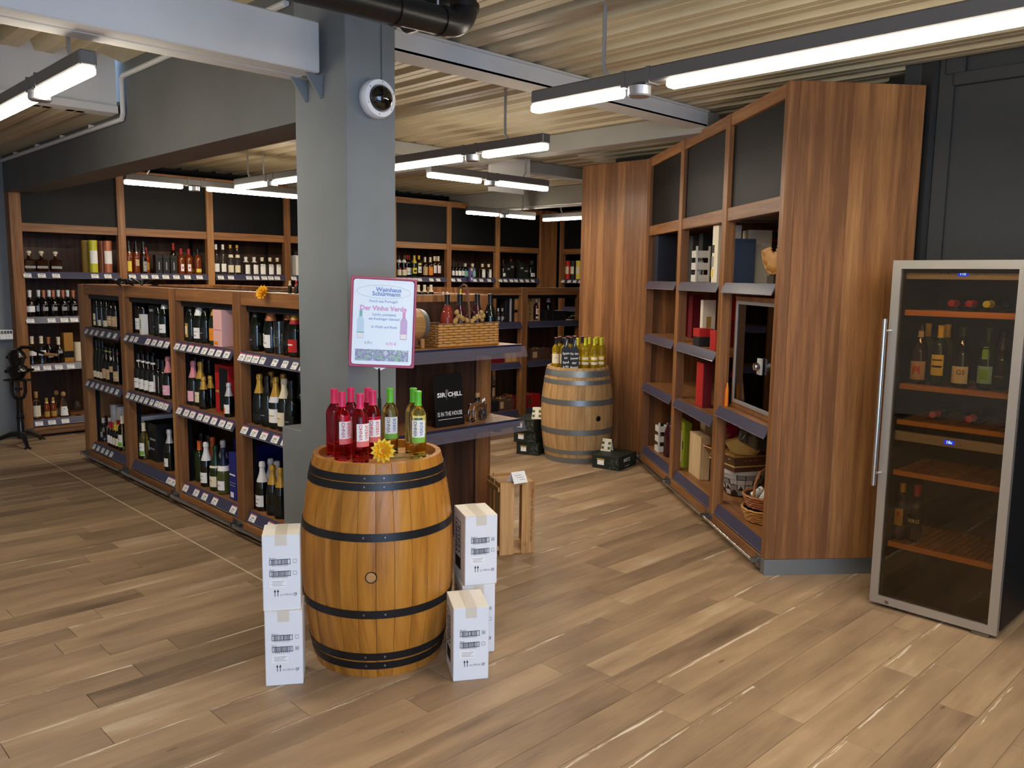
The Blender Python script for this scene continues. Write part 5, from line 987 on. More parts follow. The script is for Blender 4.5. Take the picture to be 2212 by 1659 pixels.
# ------------------------------------------------------------------ pale barrel: bottles, chalk bottles, green cartons
ZB=.885-.035
kind('bb_black','bordeaux','yellow_wine','f_black',.236,[(.06,.15,66,'l_cream')],[(.11,.115,30,'l_tan')],(.298,.3035,'f_rose')); kind('bb_lime','bordeaux','yellow_wine','f_lime',.238,[(.06,.085,60,'l_cream'),(.1,.135,58,'l_yellow')],[(.11,.125,44,'l_white')])
rw=math.atan2(B2.y,B2.x)-PI/2
def ob2(n,px,py,label,group):
    p=at_z(px,py,ZB); v=Vector((p.x-B2.x,p.y-B2.y,0)); lim=.222
    if v.length>lim: v*=lim/v.length
    p=Vector((B2.x,B2.y,ZB))+v; put(n,(p.x,p.y,ZB),(.75,.66,0),rw,label,group,1.,'bottle',8,(B2.x,B2.y,lim))
def chalk(px,py,lines,label):
    p=at_z(px,py,ZB); v=Vector((p.x-B2.x,p.y-B2.y,0)); v*=min(1,.225/v.length); p=Vector((B2.x,B2.y,ZB))+v; RECTS.append((p.x,p.y,ZB,.045,.022,rw,.3)); t=thing('chalk_bottle',label,'sign',(p.x,p.y,ZB),rw); q=[(r*1.12,z) for r,z in PR['bordeaux']]; pl=[(r,z) for r,z in q]+[(-r,z) for r,z in q[::-1]]
    MB().prism(pl,-.006,.006,0,FRONT).obj('board','black',t,0); MB().box(-.03,.03,-.02,.02,-.0005,.004).obj('foot','black',t,0)
    for i,s_ in enumerate(lines): v,f=text(s_,.031,.012); MB().add(v,f,0,T(0,-.0066,.165-.042*i)@FRONT@Matrix.Rotation(.08,4,'Z')@Matrix.Scale(min(1,.072/(max(x for x,_,_ in v)*2)),4,(1,0,0))).obj('handwriting','paper',t,0,False)
    MB().add([(-.006,-.0066,.22),(.002,-.0066,.245),(-.001,-.0066,.25),(.006,-.0066,.29),(.009,-.0066,.29),(.003,-.0066,.24)],[(0,1,2),(2,3,4,5)]).obj('handwriting','paper',t,0,False)
chalk(1213,803,['Spass','im','Sand','4,90'],'black bottle-shaped chalk sign reading spass im sand'); chalk(1238,804,['Für den','Sommer','der','Moment'],'black bottle-shaped chalk sign beside the lime-capped bottles')
for px,py in((1200,798),(1208,795),(1218,799),(1226,794),(1232,797),(1238,793),(1246,794),(1254,793),(1271,793)): ob2('bb_black',px,py,'pale yellow wine bottle with black cap on the pale barrel','black-capped bottles on the pale barrel')
for px,py in((1246,800),(1261,801),(1276,801),(1290,800),(1301,798),(1287,796),(1272,797),(1300,795)): ob2('bb_lime',px,py,'yellow wine bottle with lime cap on the pale barrel','lime-capped bottles on the pale barrel')
def bretz(label,pos,rz,w,d,h,z=0.,front=True,name_=None):
    t=thing('wine_carton',label,'carton',(pos[0],pos[1],z),rz,'dark green wine cartons by the pale barrel')
    MB().box(0,w,0,d,0,h-.002,0,.002).obj('body','b_dgreen',t,0); MB().box(.001,w-.001,.001,d-.001,h-.0025,h,0,.001).obj('lid','b_dgreen',t,0)
    MB().box(w*.2,w*.45,-.0012,0,h*.28,h*.62).obj('label','paper',t,0); MB().box(w*.18,w*.47,-.0014,0,h*.64,h*.74).obj('label','l_gold',t,0)
    b=MB(); r=random.Random(2)
    for i in range(26): a=r.uniform(0,6.28); x,z_=r.uniform(w*.6,w*.96),r.uniform(.01,h*.8); b.tube([(x,-.0006,z_),(x+.012*math.cos(a),-.0006,z_+.01*math.sin(a))],.0009,4)
    b.obj('leaf_print','l_grey',t,0)
    if name_: 
        v,f=text(name_,.042,.01); MB().add(v,f,0,T(w+.0008,d*.45,h*.62)@RZ(PI/2)@FRONT).box(w,w+.0008,d*.35,d*.6,h*.18,h*.195).obj('lettering','l_white',t,0,False)
    return t
q0=at_z(1338,1013); q1=at_z(1275,1003); q2=at_z(1380,1000)
aa=math.atan2(q0.y-q1.y,q0.x-q1.x); bretz('long dark green carton at the foot of the pale barrel, right',(q1.x-.075,q1.y-.085),aa,.27,.35,.125,0.,True,'BRETZ')
r0=at_z(1128,981); r1=at_z(1175,986)
for i,(dx,lb_) in enumerate(((0,'bottom'),(-.02,'middle'),(-.035,'top'))):
    bretz('dark green carton, %s of the stack beside the pale barrel'%lb_,(r0.x+dx-.03,r0.y+.05+(.02 if i else 0)),math.atan2(r1.y-r0.y,r1.x-r0.x)+(0,.05,-.08)[i],(r1-r0).length,.30,.118,i*.1185)
def tent(label,px,py,z,rz):
    p=at_z(px,py,z); t=thing('tent_card',label,'card',(p.x,p.y,z),rz); w=.10
    for s_ in(-1,1): MB().prism([(-w/2,0),(w/2,0),(w/2-.008,.115),(-w/2+.008,.115)],-.0006,.0006,0,T(0,s_*.035,0)@RX(s_*.28)@FRONT).obj('panel','b_cream',t,0)
    for x,z_,m in((-.032,.075,'leaf'),(.03,.075,'leaf'),(-.032,.03,'leaf'),(.03,.03,'leaf'),(0,.055,'l_white')): MB().box(x-.012 if m=='leaf' else x-.005,x+.012 if m=='leaf' else x+.005,-.0016,-.0006,z_-.012 if m=='leaf' else z_-.035,z_+.012 if m=='leaf' else z_+.03,0,0,T(0,-.035,0)@RX(-.28)).obj('print',m,t,0)
tent('cream tent card on the long dark green carton',1311,973,.1255,aa+.1); tent('cream tent card on the stack of dark green cartons',1160,904,.3555,-.9)
# ------------------------------------------------------------------ things in the angled gift cabinet
CN=(RZ(CRZ)@Vector((0,1,0)).to_4d()).to_3d(); CXD=(RZ(CRZ)@Vector((1,0,0)).to_4d()).to_3d(); C0=Vector((CO[0],CO[1],0))
def cpx(px,py,dep):
    d=ray(px,py); t=(C0+CN*dep-CP).dot(CN)/d.dot(CN); p=CP+d*t; return (p-C0).dot(CXD),p.z
def CB(x0,x1,dep,z,d,h,m,label,lid=None,dec=(),name='gift_box',drz=0.,**k):
    """box spanning local x0..x1, its front at depth dep"""
    p=CL((x0+x1)/2,dep+d/2,z); return giftbox(name,label,p,CRZ+drz,x1-x0,d,h,m,lid,dec,**k)
def cx(a,b,py,dep): return cpx(a,py,dep)[0],cpx(b,py,dep)[0]
za,zb_,zc_,zd=1.685,1.215,.765,.175
def dfor(px,py,x1): a=cpx(px,py,0.)[0]; b=cpx(px,py,1.)[0]; return (x1-a)/(b-a)
def RB(pb,pc,xw,d0,z,h,m,label,lid=None,dec=(),py=None,name='gift_box',**k):
    """box whose right-hand face (towards the shop) runs from pixel pb at depth d0 to pixel pc; xw = its width along the cabinet"""
    py=py or to_px(CL(1.5,d0,z+h/2))[1]; x1=cpx(pb,py,d0)[0]; d1=min(max(dfor(pc,py,x1),d0+.06),.70); p=CL(x1-xw/2,(d0+d1)/2,z)
    return giftbox(name,label,p,CRZ+PI/2,d1-d0,xw,h,m,lid,dec,**k)
def FB(pa,pb,pc,d0,z,h,m,label,lid=None,dec=(),**k):
    py=to_px(CL(1.5,d0,z+h/2))[1]; x0=cpx(pa,py,d0)[0]; x1=cpx(pb,py,d0)[0]; d1=min(max(dfor(pc,py,x1),d0+.06),.70); p=CL((x0+x1)/2,(d0+d1)/2,z)
    return giftbox('gift_box',label,p,CRZ,x1-x0,d1-d0,h,m,lid,dec,**k)
def minicrate(label,pb,pc,xw,d0,z,h,rows):
    py=to_px(CL(1.5,d0,z+h/2))[1]; x1=cpx(pb,py,d0)[0]; d1=dfor(pc,py,x1); w=d1-d0; d=xw; e=.008
    c_=CL(x1-xw/2,(d0+d1)/2,z+.0008); t=thing('bottle_crate',label,'crate',c_,CRZ+PI/2); RECTS.append((c_.x,c_.y,z,w/2,d/2,CRZ+PI/2,h))
    for x in(-w/2,w/2-.018): MB().box(x,x+.018,-d/2-.006,-d/2-.0003,0,h,0,.002).obj('post','white_wash',t,0)
    for i in range(rows):
        z0=h*(i/rows)+.004; z1=z0+h/rows*.58
        for a in((-w/2+.002,w/2-.002,-d/2,-d/2+e),(-w/2,-w/2+e,-d/2+e,d/2),(w/2-e,w/2,-d/2+e,d/2),(-w/2+e,w/2-e,d/2-e,d/2)): MB().box(*a,z0,z1,0,.001).obj('slat','white_wash',t,0)
    MB().box(-w/2+e,w/2-e,-d/2+e,d/2-e,.002,.01).obj('base','white_wash',t,0); return c_
RB(1420,1460,.13,.03,za,.40,'b_navy','large dark navy gift box on the cabinet top shelf',None,[('b_navyside',0,.03,0,1)])
c_=minicrate('white washed bottle crate on the cabinet floor shelf',1419,1441,.105,.065,zd,.27,3); bottle('half_brown',c_+Vector((0,0,.0105)),CRZ,'dark bottle standing in the white crate','bottles in the gift cabinet',scale=1.15)
x_=cpx(1446,960,.13)[0]; put('bk_dark',CL(x_,.13,zd),CN,CRZ,'dark red bottle beside the white crate','bottles in the gift cabinet',1.2)
RB(1482,1494,.1,.24,za,.39,'b_dred','dark red box at the back behind the small white crate'); RB(1495,1515,.1,.22,za,.385,'b_grey','grey bottle box at the back of the cabinet top shelf',None,[('l_grey',.1,.9,.2,.22)]); RB(1517,1539,.1,.20,za,.385,'b_black','black bottle box behind the small white crate',None,[('l_grey',.2,.8,.5,.52)])
c_=minicrate('small white crate on the cabinet top shelf',1502,1534,.10,.075,za,.275,3); bottle('half_clear',c_+Vector((0,0,.0105)),CRZ,'small clear bottle inside the small white crate','bottles in the gift cabinet')
FB(1538,1550,1600,.05,za,.40,'b_ivory','ivory box with dark and yellow circles on the top shelf',None,[('l_black',.0,.4,.52,.66),('l_grey',.0,.35,.28,.46),('l_yellow',.0,.3,.1,.24)])
RB(1477,1493,.1,.24,zb_,.36,'b_dred','tall dark red bottle box left of its twin',None,[('b_red',.9,.94,0,1)]); RB(1494,1516,.1,.24,zb_,.36,'b_dred','tall dark red bottle box right of its twin',None,[('b_red',.0,.03,0,1)])
RB(1517,1545,.06,.15,zb_,.335,'b_ivory','ivory bottle box with a gold emblem',None,[('l_gold',.3,.65,.36,.62)])
RB(1510,1541,.14,.03,zb_,.13,'b_black','low black gift box with a red lid','b_red',(),lidh=.06)
RB(1546,1560,.12,.02,zb_,.14,'b_red','red gift tray beside the black box with red lid','b_red',(),lidh=.03)
FB(1504,1519,1538,.06,zc_,.33,'b_dred','tall dark red box alone on the third shelf',None,[('b_red',.02,.98,.01,.99)])  # brighter red over the whole front paints in its lit face
FB(1456,1477,1486,.12,zd,.37,'b_lime','lime green gift box with a white figure print',None,[('b_ivory',.5,.72,.1,.8),('l_black',.6,.66,.45,.58),('l_black',.8,.86,.4,.58)])
FB(1488,1512,1533,.12,zd,.335,'pine_pale','pale wooden wine box on the cabinet floor shelf',None,[('pine',.0,.02,.0,1.)])
RB(1520,1562,.12,.27,zd,.38,'pine_pale','pale wooden wine box standing further back','pine_pale')
FB(1576,1586,1631,.12,za,.30,'b_navyside','navy cube gift box on the cabinet top shelf','b_navyside',(),lidh=.02)
FB(1602,1615,1666,.27,za,.37,'b_ivory','ivory box with a red ribbon behind navy cube',None,[('b_red',.0,1.,.80,.83),('b_red',.4,.6,.62,.8)])
RB(1620,1680,.1,.42,za,.38,'b_grey','wide grey box at the back of the cabinet',None,[('b_red',0,1,.82,.85),('b_red',0,1,.12,.15)])
xf,zf=cpx(1660,585,.09); wf=thing('wicker_fan','woven straw fan on the cabinet top shelf','basket',CL(xf+.03,.11,za+.001),CRZ); b=MB(); vs=[]
for j in range(4):
    for i in range(13): a=PI+.15+(PI-.3)*i/12; r=.05+.045*j; vs.append((r*math.cos(a),(.006 if i%2 else -.006),.23+.9*r*math.sin(a)))
b.add(vs,[(j*13+i,j*13+i+1,(j+1)*13+i+1,(j+1)*13+i) for j in range(3) for i in range(12)]); o=b.obj('weave','wicker',wf,60,False); mod=o.modifiers.new('solid','SOLIDIFY'); mod.thickness=.006
MB().tube([(.188*math.cos(a),0,.23+.17*math.sin(a)) for a in [PI+.15+(PI-.3)*i/12 for i in range(13)]],.008,6).obj('rim','wicker',wf); MB().box(-.05,.05,-.02,.05,0,.05).obj('stand','rattan_dark',wf,0)
# bay 3 showcase
s0=2.07; s1=2.83; SD=.085; SZ=.8615; sh=thing('showcase','framed glass showcase of miniature bottles in the cabinet','showcase',CL((s0+s1)/2,SD,SZ),CRZ); w=s1-s0; h=.74; d=.3
for a,nm in(((-w/2,-w/2+.03,0,d,0,h),'side_board'),((w/2-.03,w/2,0,d,0,h),'side_board'),((-w/2+.03,w/2-.03,0,d,0,.035),'base_board'),((-w/2+.03,w/2-.03,0,d,h-.03,h),'top_board'),((-w/2+.03,w/2-.03,d-.01,d,.035,h-.03),'back_board')): MB().box(*a,0,.002).obj(nm,'wood_v',sh,0)
for a in((-w/2+.03,-w/2+.05,.035,h-.03),(w/2-.05,w/2-.03,.035,h-.03),(-w/2+.05,w/2-.05,.035,.06),(-w/2+.05,w/2-.05,h-.052,h-.03)): MB().box(a[0],a[1],-.006,.006,a[2],a[3],0,.001).obj('door_frame','alu',sh,0)
MB().box(-w/2+.05,w/2-.05,-.001,.001,.06,h-.052).obj('glass_pane','pane_clear',sh,0)
MB().box(-w/2+.032,w/2-.032,.03,d-.012,.36,.366).obj('glass_shelf','pane_clear',sh,0)
MB().box(w*.12,w*.2,-.022,-.0065,.27,.37,0,.003).obj('lock_plate','f_silver',sh,0); MB().lathe([(0,.03),(.022,.028),(.026,.015),(.026,0)],20,0,T(w*.16,-.0225,.32)@RX(PI/2)).obj('lock_knob','chrome',sh)
for i,(fx,dz,n,lb_) in enumerate(((.42,.036,'dark_white_r','dark bottle with a white label inside the showcase'),(.62,.036,'red_white','dark bottle with white label at the middle of the showcase'),(.8,.036,'clear_white','clear bottle with a white label inside the showcase'),(.66,.367,'globe_white','dark bottle with pale cap on the showcase glass shelf'),(.2,.367,'half_yellow','small yellow-capped bottle on the showcase glass shelf'),(.33,.367,'half_yellow','small yellow-capped bottle on the showcase glass shelf'))):
    p=CL(s0+w*fx,SD+.10,SZ+dz+.001); bottle(n,p,CRZ,lb_,'bottles in the showcase',scale=.85 if dz<.1 else .8)
RB(1569,1590,.15,.22,zb_,.36,'b_dred','dark red gift box stacked beside the showcase','b_red',(),lidh=.16); RB(1567,1588,.15,.20,zc_,.20,'b_black','black gift box at the foot of the red stack','b_black',(),lidh=.06); RB(1567,1588,.14,.21,zc_+.2015,.17,'b_black','black gift box directly under the red one',None,[('b_red',.55,.8,.2,.4)])
for px,m,h,lb_ in((1565,'f_orange',.12,'orange taper candle beside the showcase'),(1570,'l_orange',.16,'yellow orange taper candle beside the showcase')):
    xx,_=cpx(px,862,.05); t=thing('candle',lb_,'candle',CL(max(xx,2.0605),.05,.861)); MB().lathe([(0,0),(.011,0),(.010,h*.7),(.004,h),(0,h+.002)],12).obj('wax',m,t); MB().tube([(0,0,h),(.001,0,h+.012)],.0012,5).obj('wick','black',t)
# bay 3 floor: wooden boxes, baskets
RB(1560,1640,.36,.46,zd,.14,'pine_pale','pale wooden box lowest behind the baskets','pine_pale'); RB(1560,1632,.34,.46,zd+.1415,.12,'pine_pale','pale wooden box second in the stack behind baskets','pine_pale'); RB(1558,1610,.3,.47,zd+.263,.09,'pine_pale','pale wooden box topmost behind the baskets')
def cpos(px,py,dep,z): xx,_=cpx(px,py,dep); return CL(xx,dep,z)
wb=thing('bushel_basket','white washed round splint basket on the cabinet floor shelf','basket',cpos(1600,1085,.30,zd+.003),CRZ); n=16
for i in range(n):
    a=2*PI*i/n
    for j in range(4):
        z0=.01+.04*j; r0_=.115+.012*j; b=MB(); s_=.003 if (i+j)%2 else -.003; d=PI/n*.92
        b.add([((r0_+s_)*math.cos(a-d),(r0_+s_)*math.sin(a-d),z0),((r0_+s_)*math.cos(a+d),(r0_+s_)*math.sin(a+d),z0),((r0_+.012+s_)*math.cos(a+d),(r0_+.012+s_)*math.sin(a+d),z0+.037),((r0_+.012+s_)*math.cos(a-d),(r0_+.012+s_)*math.sin(a-d),z0+.037)],[(0,1,2,3)])
        o=b.obj('splint','white_wash' if (i+j)%3 else 'l_grey',wb,0,False)
MB().lathe([(0,.004),(.112,.004),(.155,.17),(.15,.17),(.107,.01),(0,.01)],32).obj('liner','rattan_dark',wb); MB().lathe([(.158,.165),(.166,.168),(.168,.195),(.16,.198),(.154,.19),(.158,.165)],32).obj('rim','white_wash',wb)
tb=thing('tray_basket','brown square tapered basket with straw filling','basket',cpos(1592,1000,.245,zd+.2),CRZ+.2); q=[(-.135,-.1),(.135,-.1),(.135,.12),(-.135,.12)]; Q=[(-.22,-.15),(.2,-.15),(.2,.17),(-.22,.17)]; H_=.125
for i in range(4):
    a,b_=q[i],q[(i+1)%4]; c_,d_=Q[i],Q[(i+1)%4]; m=MB(); m.add([(*a,0),(*b_,0),(*d_,H_),(*c_,H_)],[(0,1,2,3)]); o=m.obj('side','wicker_dark',tb,0,False); o.modifiers.new('solid','SOLIDIFY').thickness=.006
MB().prism(q,0,.005).obj('base','wicker_dark',tb,0); MB().tube([(*p,H_) for p in Q],.005,6,0,True,None,True).obj('rim','wicker',tb)
b=MB(); r=random.Random(9)
for i in range(300):
    a=Vector((r.uniform(-.19,.17),r.uniform(-.13,.13),H_-.05+r.uniform(0,.035))); c_=a+Vector((r.uniform(-.04,.04),r.uniform(-.04,.04),r.uniform(.0,.02))); b.tube([a,c_],.0018,4)
MB().box(-.18,.16,-.12,.14,.04,H_-.035).obj('filler_bed','straw',tb,0); tag(b.obj('straw_filling','straw',tb,0,False),kind='stuff')
wv=thing('scalloped_basket','wavy rimmed straw basket holding red cellophane','basket',cpos(1606,985,.26,zd+.333),CRZ+.1); vs=[]; N_=28
for j in range(5):
    for i in range(N_):
        a=2*PI*i/N_; wv_=.03*math.cos(2*a+1.)*(j/4); r_=.09+.045*j/4; vs.append((1.35*r_*math.cos(a),r_*math.sin(a),.10*j/4+wv_))
b=MB(); b.add(vs,[(j*N_+i,j*N_+(i+1)%N_,(j+1)*N_+(i+1)%N_,(j+1)*N_+i) for j in range(4) for i in range(N_)]+[tuple(range(N_))]); o=b.obj('weave','straw',wv,60,False); o.modifiers.new('solid','SOLIDIFY').thickness=.006
MB().tube(vs[4*N_:],.006,6,0,True,None,True).obj('rim','wicker',wv)
ce=MB(); ce.lathe([(0,.0)]+[(.06+.012*math.sin(k*5.),.02*k) for k in range(5)]+[(.03,.1),(0,.11)],9); vs=[(v[0]*(1+.3*math.sin(i*2.3)),v[1]*(1+.3*math.cos(i*1.7)),v[2]+.015*math.sin(i*3.1)) for i,v in enumerate(ce.v)]; ce.v=vs
o=ce.obj('cellophane','cellophane',None,0,False,cpos(1580,965,.24,zd+.40)); tag(o,'crumpled red cellophane in the wavy straw basket','wrapping')
tk=thing('wicker_hamper','dark green wicker hamper with a metal handle','basket',cpos(1652,965,.27,zd+.44),CRZ); 
MB().box(-.17,.14,-.12,.12,0,.085,0,.012).obj('body','trunk',tk,30); MB().box(-.176,.146,-.126,.126,.086,.125,0,.012).obj('lid','trunk',tk,30)
MB().tube([(-.1,-.122,.075),(-.095,-.14,.045),(-.05,-.142,.035),(-.03,-.14,.05),(-.025,-.122,.078)],.004,6).obj('handle','steel',tk); MB().box(-.02,.0,-.13,-.119,.02,.115).obj('strap','rattan_dark',tk,0)
def ring_basket(name,label,pos,r,h,m,rings,hoop=None):
    t=thing(name,label,'basket',pos,CRZ)
    for k in range(rings): z=h*(k+.5)/rings; rr_=r*(.8+.2*k/max(1,rings-1)); MB().tube([(rr_*math.cos(a)*1.15+.003*math.sin(9*a+k),rr_*math.sin(a),z+.003*math.sin(14*a+k*PI)) for a in [2*PI*i/36 for i in range(36)]],h/rings*.55,6,0,True,None,True).obj('weave_ring',m,t,60)
    MB().lathe([(0,.002),(r*.78,.002),(r*.95,h*.92),(r*.92,h*.92),(r*.74,.008),(0,.008)],24).obj('liner','rattan_dark',t)
    if hoop: MB().tube([(0,-r*.9,h*.9),(0,-r*.85,h+hoop*.5),(0,-r*.45,h+hoop*.93),(0,0,h+hoop),(0,r*.45,h+hoop*.93),(0,r*.85,h+hoop*.5),(0,r*.9,h*.9)],.008,6,0,True,RZ(.6)).obj('handle',m,t)
    return t
rp=cpos(1648,1115,.19,zd+.006); ring_basket('wicker_bowl','pale wicker bowl basket lowest near the cabinet side panel',rp,.13,.085,'wicker',6)
ring_basket('handled_basket','reddish wicker basket with a hoop handle on the bowl',rp+Vector((0,0,.087)),.125,.085,'wicker_red',5,.16)
rg=thing('rag_bundle','grey white cloth bundle in the handled basket','cloth',rp+Vector((.01,.01,.11)))
for i in range(4): a=i*1.6; MB().tube([(.05*math.cos(a),.05*math.sin(a),.0),(.055*math.cos(a+.6),.055*math.sin(a+.6),.05),(.03*math.cos(a+1.3),.03*math.sin(a+1.3),.085)],[.025,.028,.018],8).obj('fold','white_wash',rg)
# ------------------------------------------------------------------ wine fridge
FW=.612; FH=1.815; fr_=thing('wine_fridge','tall black wine fridge with a stainless framed glass door','fridge',(4.36,1.722,0),RI)
bd=MB()
for a in((0,.03,.05,.6,.03,FH-.005),(FW-.03,FW,.05,.6,.03,FH-.005),(.03,FW-.03,.05,.6,FH-.035,FH-.005),(.03,FW-.03,.05,.6,.03,.07),(.03,FW-.03,.57,.6,.07,FH-.035)): bd.box(*a)
bd.obj('cabinet','black',fr_,0)
for x in(.04,FW-.04):
    for y in(.1,.55): MB().lathe([(0,0),(.018,0),(.018,.03),(0,.03)],12,0,T(x,y,0)).obj('foot','black',fr_)
dr=MB().box(.035,FW-.035,.006,.048,.042,FH-.042).mesh('door','black'); bpy.data.meshes.remove(dr)
do=MB(); do.box(.004,FW-.004,.036,.049,.022,.062).box(.004,FW-.004,.036,.049,FH-.062,FH-.002).box(.004,.05,.036,.049,.062,FH-.062).box(FW-.05,FW-.004,.036,.049,.062,FH-.062); door=do.obj('door','black',fr_,0)
fw_=.042; zb0,zt0=.018,FH
for poly,m in(([(0,zb0),(fw_,zb0+fw_),(fw_,zt0-fw_),(0,zt0)],'stainless'),([(FW,zb0),(FW,zt0),(FW-fw_,zt0-fw_),(FW-fw_,zb0+fw_)],'stainless'),([(0,zt0),(fw_,zt0-fw_),(FW-fw_,zt0-fw_),(FW,zt0)],'stainless_h'),([(0,zb0),(FW,zb0),(FW-fw_,zb0+fw_),(fw_,zb0+fw_)],'stainless_h')):
    MB().prism(poly,-.035,0,0,FRONT).obj('frame_rail',m,door,0)
MB().box(fw_,FW-fw_,.012,.016,zb0+fw_,zt0-fw_).obj('glass_pane','pane_tinted',door,0)
MB().tube([(-.004,-.045,.655),(-.004,-.045,1.52)],.0115,12).tube([(.012,0,.72),(.0,-.045,.72)],.006,8).tube([(.012,0,1.46),(.0,-.045,1.46)],.006,8).obj('handle','chrome',door)
MB().lathe([(0,.004),(.009,.003),(.011,0)],16,0,T(.09,0,.036)@RX(PI/2)).obj('lock','steel',door)
MB().box(FW-.11,FW-.03,-.004,.01,.002,.016).obj('hinge','steel',door,0)
for z0,z1,top in((1.538,1.567,0),(1.16,1.189,0),(.974,1.001,0),(.706,.734,1),(.319,.349,1)):
    s=MB().box(.05,FW-.05,.062,.084,z0,z1,0,.002).obj('shelf_front','beech',fr_,0); n=16
    for i in range(n): x=.065+(FW-.13)*i/(n-1); MB().box(x-.009,x+.009,.086,.52,z1-.014,z1-.004).obj('slat','beech',s,0)
for z0,z1,zd_ in((1.722,1.768,1.75),(.893,.942,.917)):
    c_=MB().box(.04,FW-.04,.055,.075,z0,z1,0,.001).obj('control_panel','stainless_h',fr_,0)
    MB().box(.29,.338,.0535,.0549,zd_-.011,zd_+.011).obj('display','display',c_,0)
    v,f=text('11c' if z0>1 else '18c',.021,.01); MB().add(v,f,0,T(.314,.053,zd_)@FRONT).obj('display_digits','display_on',c_,0,False)
    for x in(.215,.25,.38,.415): MB().lathe([(0,.004),(.004,.003),(.0045,0)],10,0,T(x,.055,zd_)@RX(PI/2)).obj('button','chrome',c_)
FM=T(4.36,1.722,0)@RZ(RI)
def fput(n,px,py,z,dep,label,sc=1.,rzo=0.):
    p=at_x(px,py,4.36+dep); return bottle(n,(4.36+dep,p.y,z),RI+rzo,label,'bottles in the wine fridge',scale=sc)
kind('fr_a','burgundy','brown_glass','f_black',.27,[(.02,.115,60,'l_tan'),(.238,.27,60,'l_tan')],[(.05,.09,6,'l_red',-18),(.05,.09,6,'l_red',18)]); KD['fr_a']['text']=[('A',.05,.07,0,'l_red')]
kind('fr_y','bordeaux','green_glass','f_yellow',.24,[(.05,.155,50,'l_yellow')],[(.09,.1,40,'l_black'),(.125,.132,40,'l_black')])
kind('fr_gs','burgundy','dark_glass_b','f_dgreen',.25,[(.02,.105,64,'l_cream')]); KD['fr_gs']['text']=[('GS',.034,.075,14,'b_dred')]
kind('fr_g','bordeaux','green_glass','f_dgreen',.22,[(.03,.115,60,'l_teal'),(.15,.21,20,'l_green')],[(.05,.1,30,'l_green')])
kind('fr_shield','bordeaux','dark_glass_b','f_gold',.255,[(.08,.17,36,'l_gold')],[(.13,.15,10,'l_red')]); kind('fr_berg','bordeaux','dark_glass_w','f_red',.245,[(.08,.15,50,'l_black')]); KD['fr_berg']['text']=[('BERG',.028,.115,0,'l_cream')]
for x in('b_dred',): pass
for px,n,lb_ in((1985,'fr_a','brown beer bottle with a tan letter label in the fridge'),(2027,'fr_y','green bottle with stacked yellow labels in the fridge'),(2076,'fr_gs','dark bottle with a cream GS label in the fridge'),(2130,'fr_g','green bottle with a teal label in the fridge')): fput(n,px,800,1.19,.14,lb_,1.0)
fput('olive_cap',2000,780,1.19,.27,'yellow-capped bottle standing behind in the fridge'); fput('olive_cap',2042,780,1.19,.27,'yellow-capped bottle second behind in the fridge'); fput('cham_black',2163,800,1.19,.20,'dark bottle at the hinge side of the fridge',.9)
fput('fr_shield',1946,1110,.35,.14,'dark bottle with a gold shield label in the lower fridge'); fput('fr_berg',1978,1115,.35,.15,'dark bottle with red cap and BERG lettering in lower fridge')
def flie(n,px,py,z,label):
    p=at_x(px,py,4.36+.10); r=max(q[0] for q in PR[KD[n]['pr']]); o=bottle(n,(4.36+.10+.305,p.y,z+r+.001),0,label,'bottles lying in the wine fridge'); o.rotation_euler=(RZ(RI)@RX(PI/2)).to_euler()
kind('lie_red','bordeaux','dark_glass_w','f_red',.235); kind('lie_yel','bordeaux','green_glass','f_lime',.235); kind('lie_or','bordeaux','dark_glass_w','f_orange',.235)
for px,n,lb_ in((2054,'lie_red','lying bottle with a red and white cap, first from the handle'),(2092,'lie_red','lying bottle with a red and white cap, second from the handle'),(2130,'lie_yel','lying bottle with a yellow cap on top fridge shelf')): flie(n,px,660,1.567,lb_)
for px,lb_ in((2013,'lying bottle with an orange cap nearer the fridge handle'),(2092,'lying bottle with an orange cap nearer the fridge hinge')): flie('lie_or',px,905,1.0,lb_)
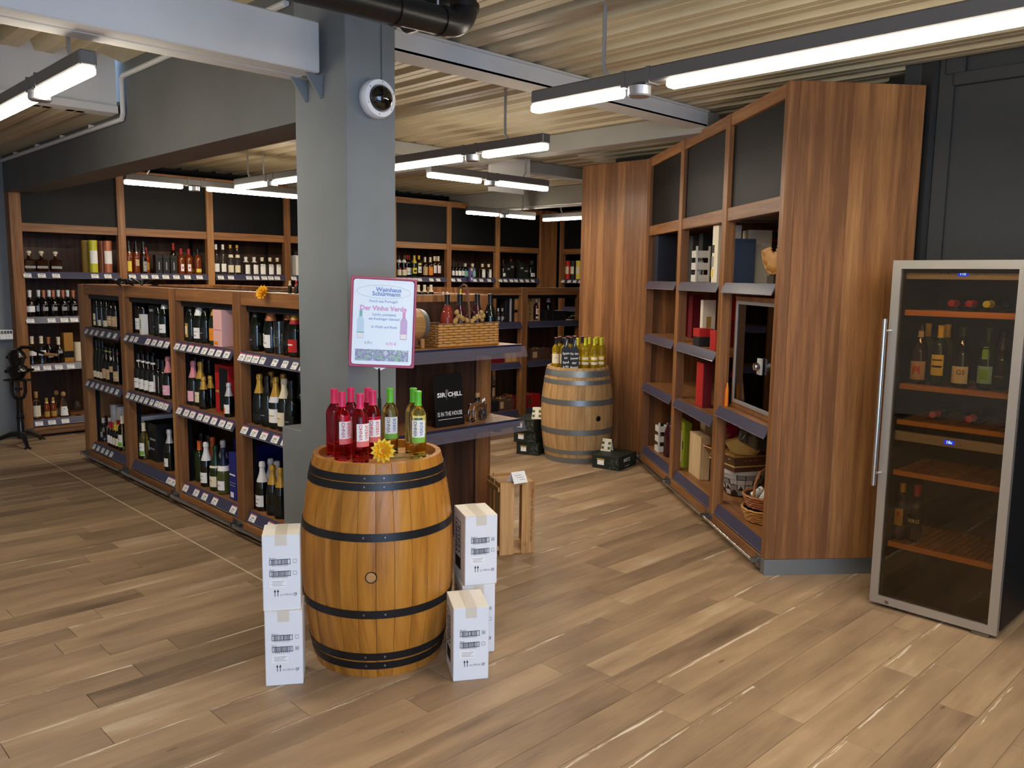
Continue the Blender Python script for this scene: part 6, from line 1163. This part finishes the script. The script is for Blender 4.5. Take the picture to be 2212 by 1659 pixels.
# ------------------------------------------------------------------ cast iron corkscrew stand and wire tray
ck=thing('corkscrew_stand','black cast-iron lever corkscrew on a tripod column','corkscrew',(2.17,9.13,0))
for f_ in((2.158,8.879),(2.40,9.31),(1.95,9.36)):
    d=Vector((f_[0]-2.17,f_[1]-9.13,0)); 
    MB().tube([Vector((0,0,.11)),d*.3+Vector((0,0,.105)),d*.6+Vector((0,0,.07)),d*.88+Vector((0,0,.03)),d+Vector((0,0,.014))],[.028,.026,.022,.018,.016],10).obj('leg','iron',ck); MB().lathe([(0,0),(.034,0),(.03,.012),(.015,.022),(0,.024)],14,0,T(d.x,d.y,0)).obj('claw_foot','iron',ck)
MB().lathe([(0,.06),(.035,.07),(.042,.11),(.034,.125),(.031,.25),(.038,.255),(.038,.268),(.031,.273),(.038,.28),(.038,.293),(.031,.298),(.03,.44),(.04,.46),(0,.47)],20).obj('column','iron',ck)
RF=RZ(-.8)
MB().tube([(-.065,0,.64),(-.068,0,.53),(-.045,0,.475),(0,0,.458),(.045,0,.475),(.068,0,.53),(.065,0,.64)],.017,10,0,True,RF).obj('fork','iron',ck)
MB().box(-.12,.12,-.05,.05,.635,.655,0,.006,RF).obj('clamp_plate','iron',ck,30); MB().tube([(.0,0,.52),(.0,0,.635)],.008,8).box(-.03,.03,-.012,.012,.545,.565).obj('clamp_screw','iron',ck)
MB().lathe([(0,.655),(.05,.66),(.075,.70),(.105,.735),(.09,.77),(.06,.79),(.07,.83),(.085,.87),(.07,.91),(.04,.94),(0,.945)],18).obj('body','iron',ck)
for z,rr_ in((.735,.11),(.87,.09)):
    for i in range(5): a=i*1.257+z; MB().lathe([(0,-.02),(.022,-.01),(.026,0),(.02,.014),(0,.02)],10,0,T(rr_*.85*math.cos(a),rr_*.85*math.sin(a),z)).obj('ornament','iron',ck)
MB().tube([(.08,0,.735),(.16,0,.75)],[.02,.012],8,0,True,RF).obj('spout','iron',ck)
MB().tube([(0,0,.92),(.06,0,.965),(.13,0,.965),(.2,0,.93),(.28,0,.905)],[.02,.018,.016,.015,.014],10,0,True,RF).obj('lever','iron',ck); MB().tube([(.27,0,.905),(.33,0,.897),(.40,0,.895)],[.012,.017,.013],10,0,True,RF).obj('lever_grip','oak_head',ck)
q0=at_y(-14,722,9.50); q1=at_y(25,722,9.50); wt=thing('wire_tray','white wire tray fixed to the grey rear wall','tray',(q0.x,9.58,q0.z-.05)); w=q1.x-q0.x
for z in(0,.085): MB().tube([(0,-.006,z),(w,-.006,z),(w,-.12,z),(0,-.12,z)],.004,6,0,True,None,True).obj('wire_loop','white_plastic',wt)
for i in range(7): x=w*i/6; MB().tube([(x,-.006,.085),(x,-.006,0),(x,-.12,0),(x,-.12,.085)],.003,6).obj('wire','white_plastic',wt)
MB().box(0,w,-.118,-.01,.002,.05,0,.004).obj('paper_stack','paper',wt,0)
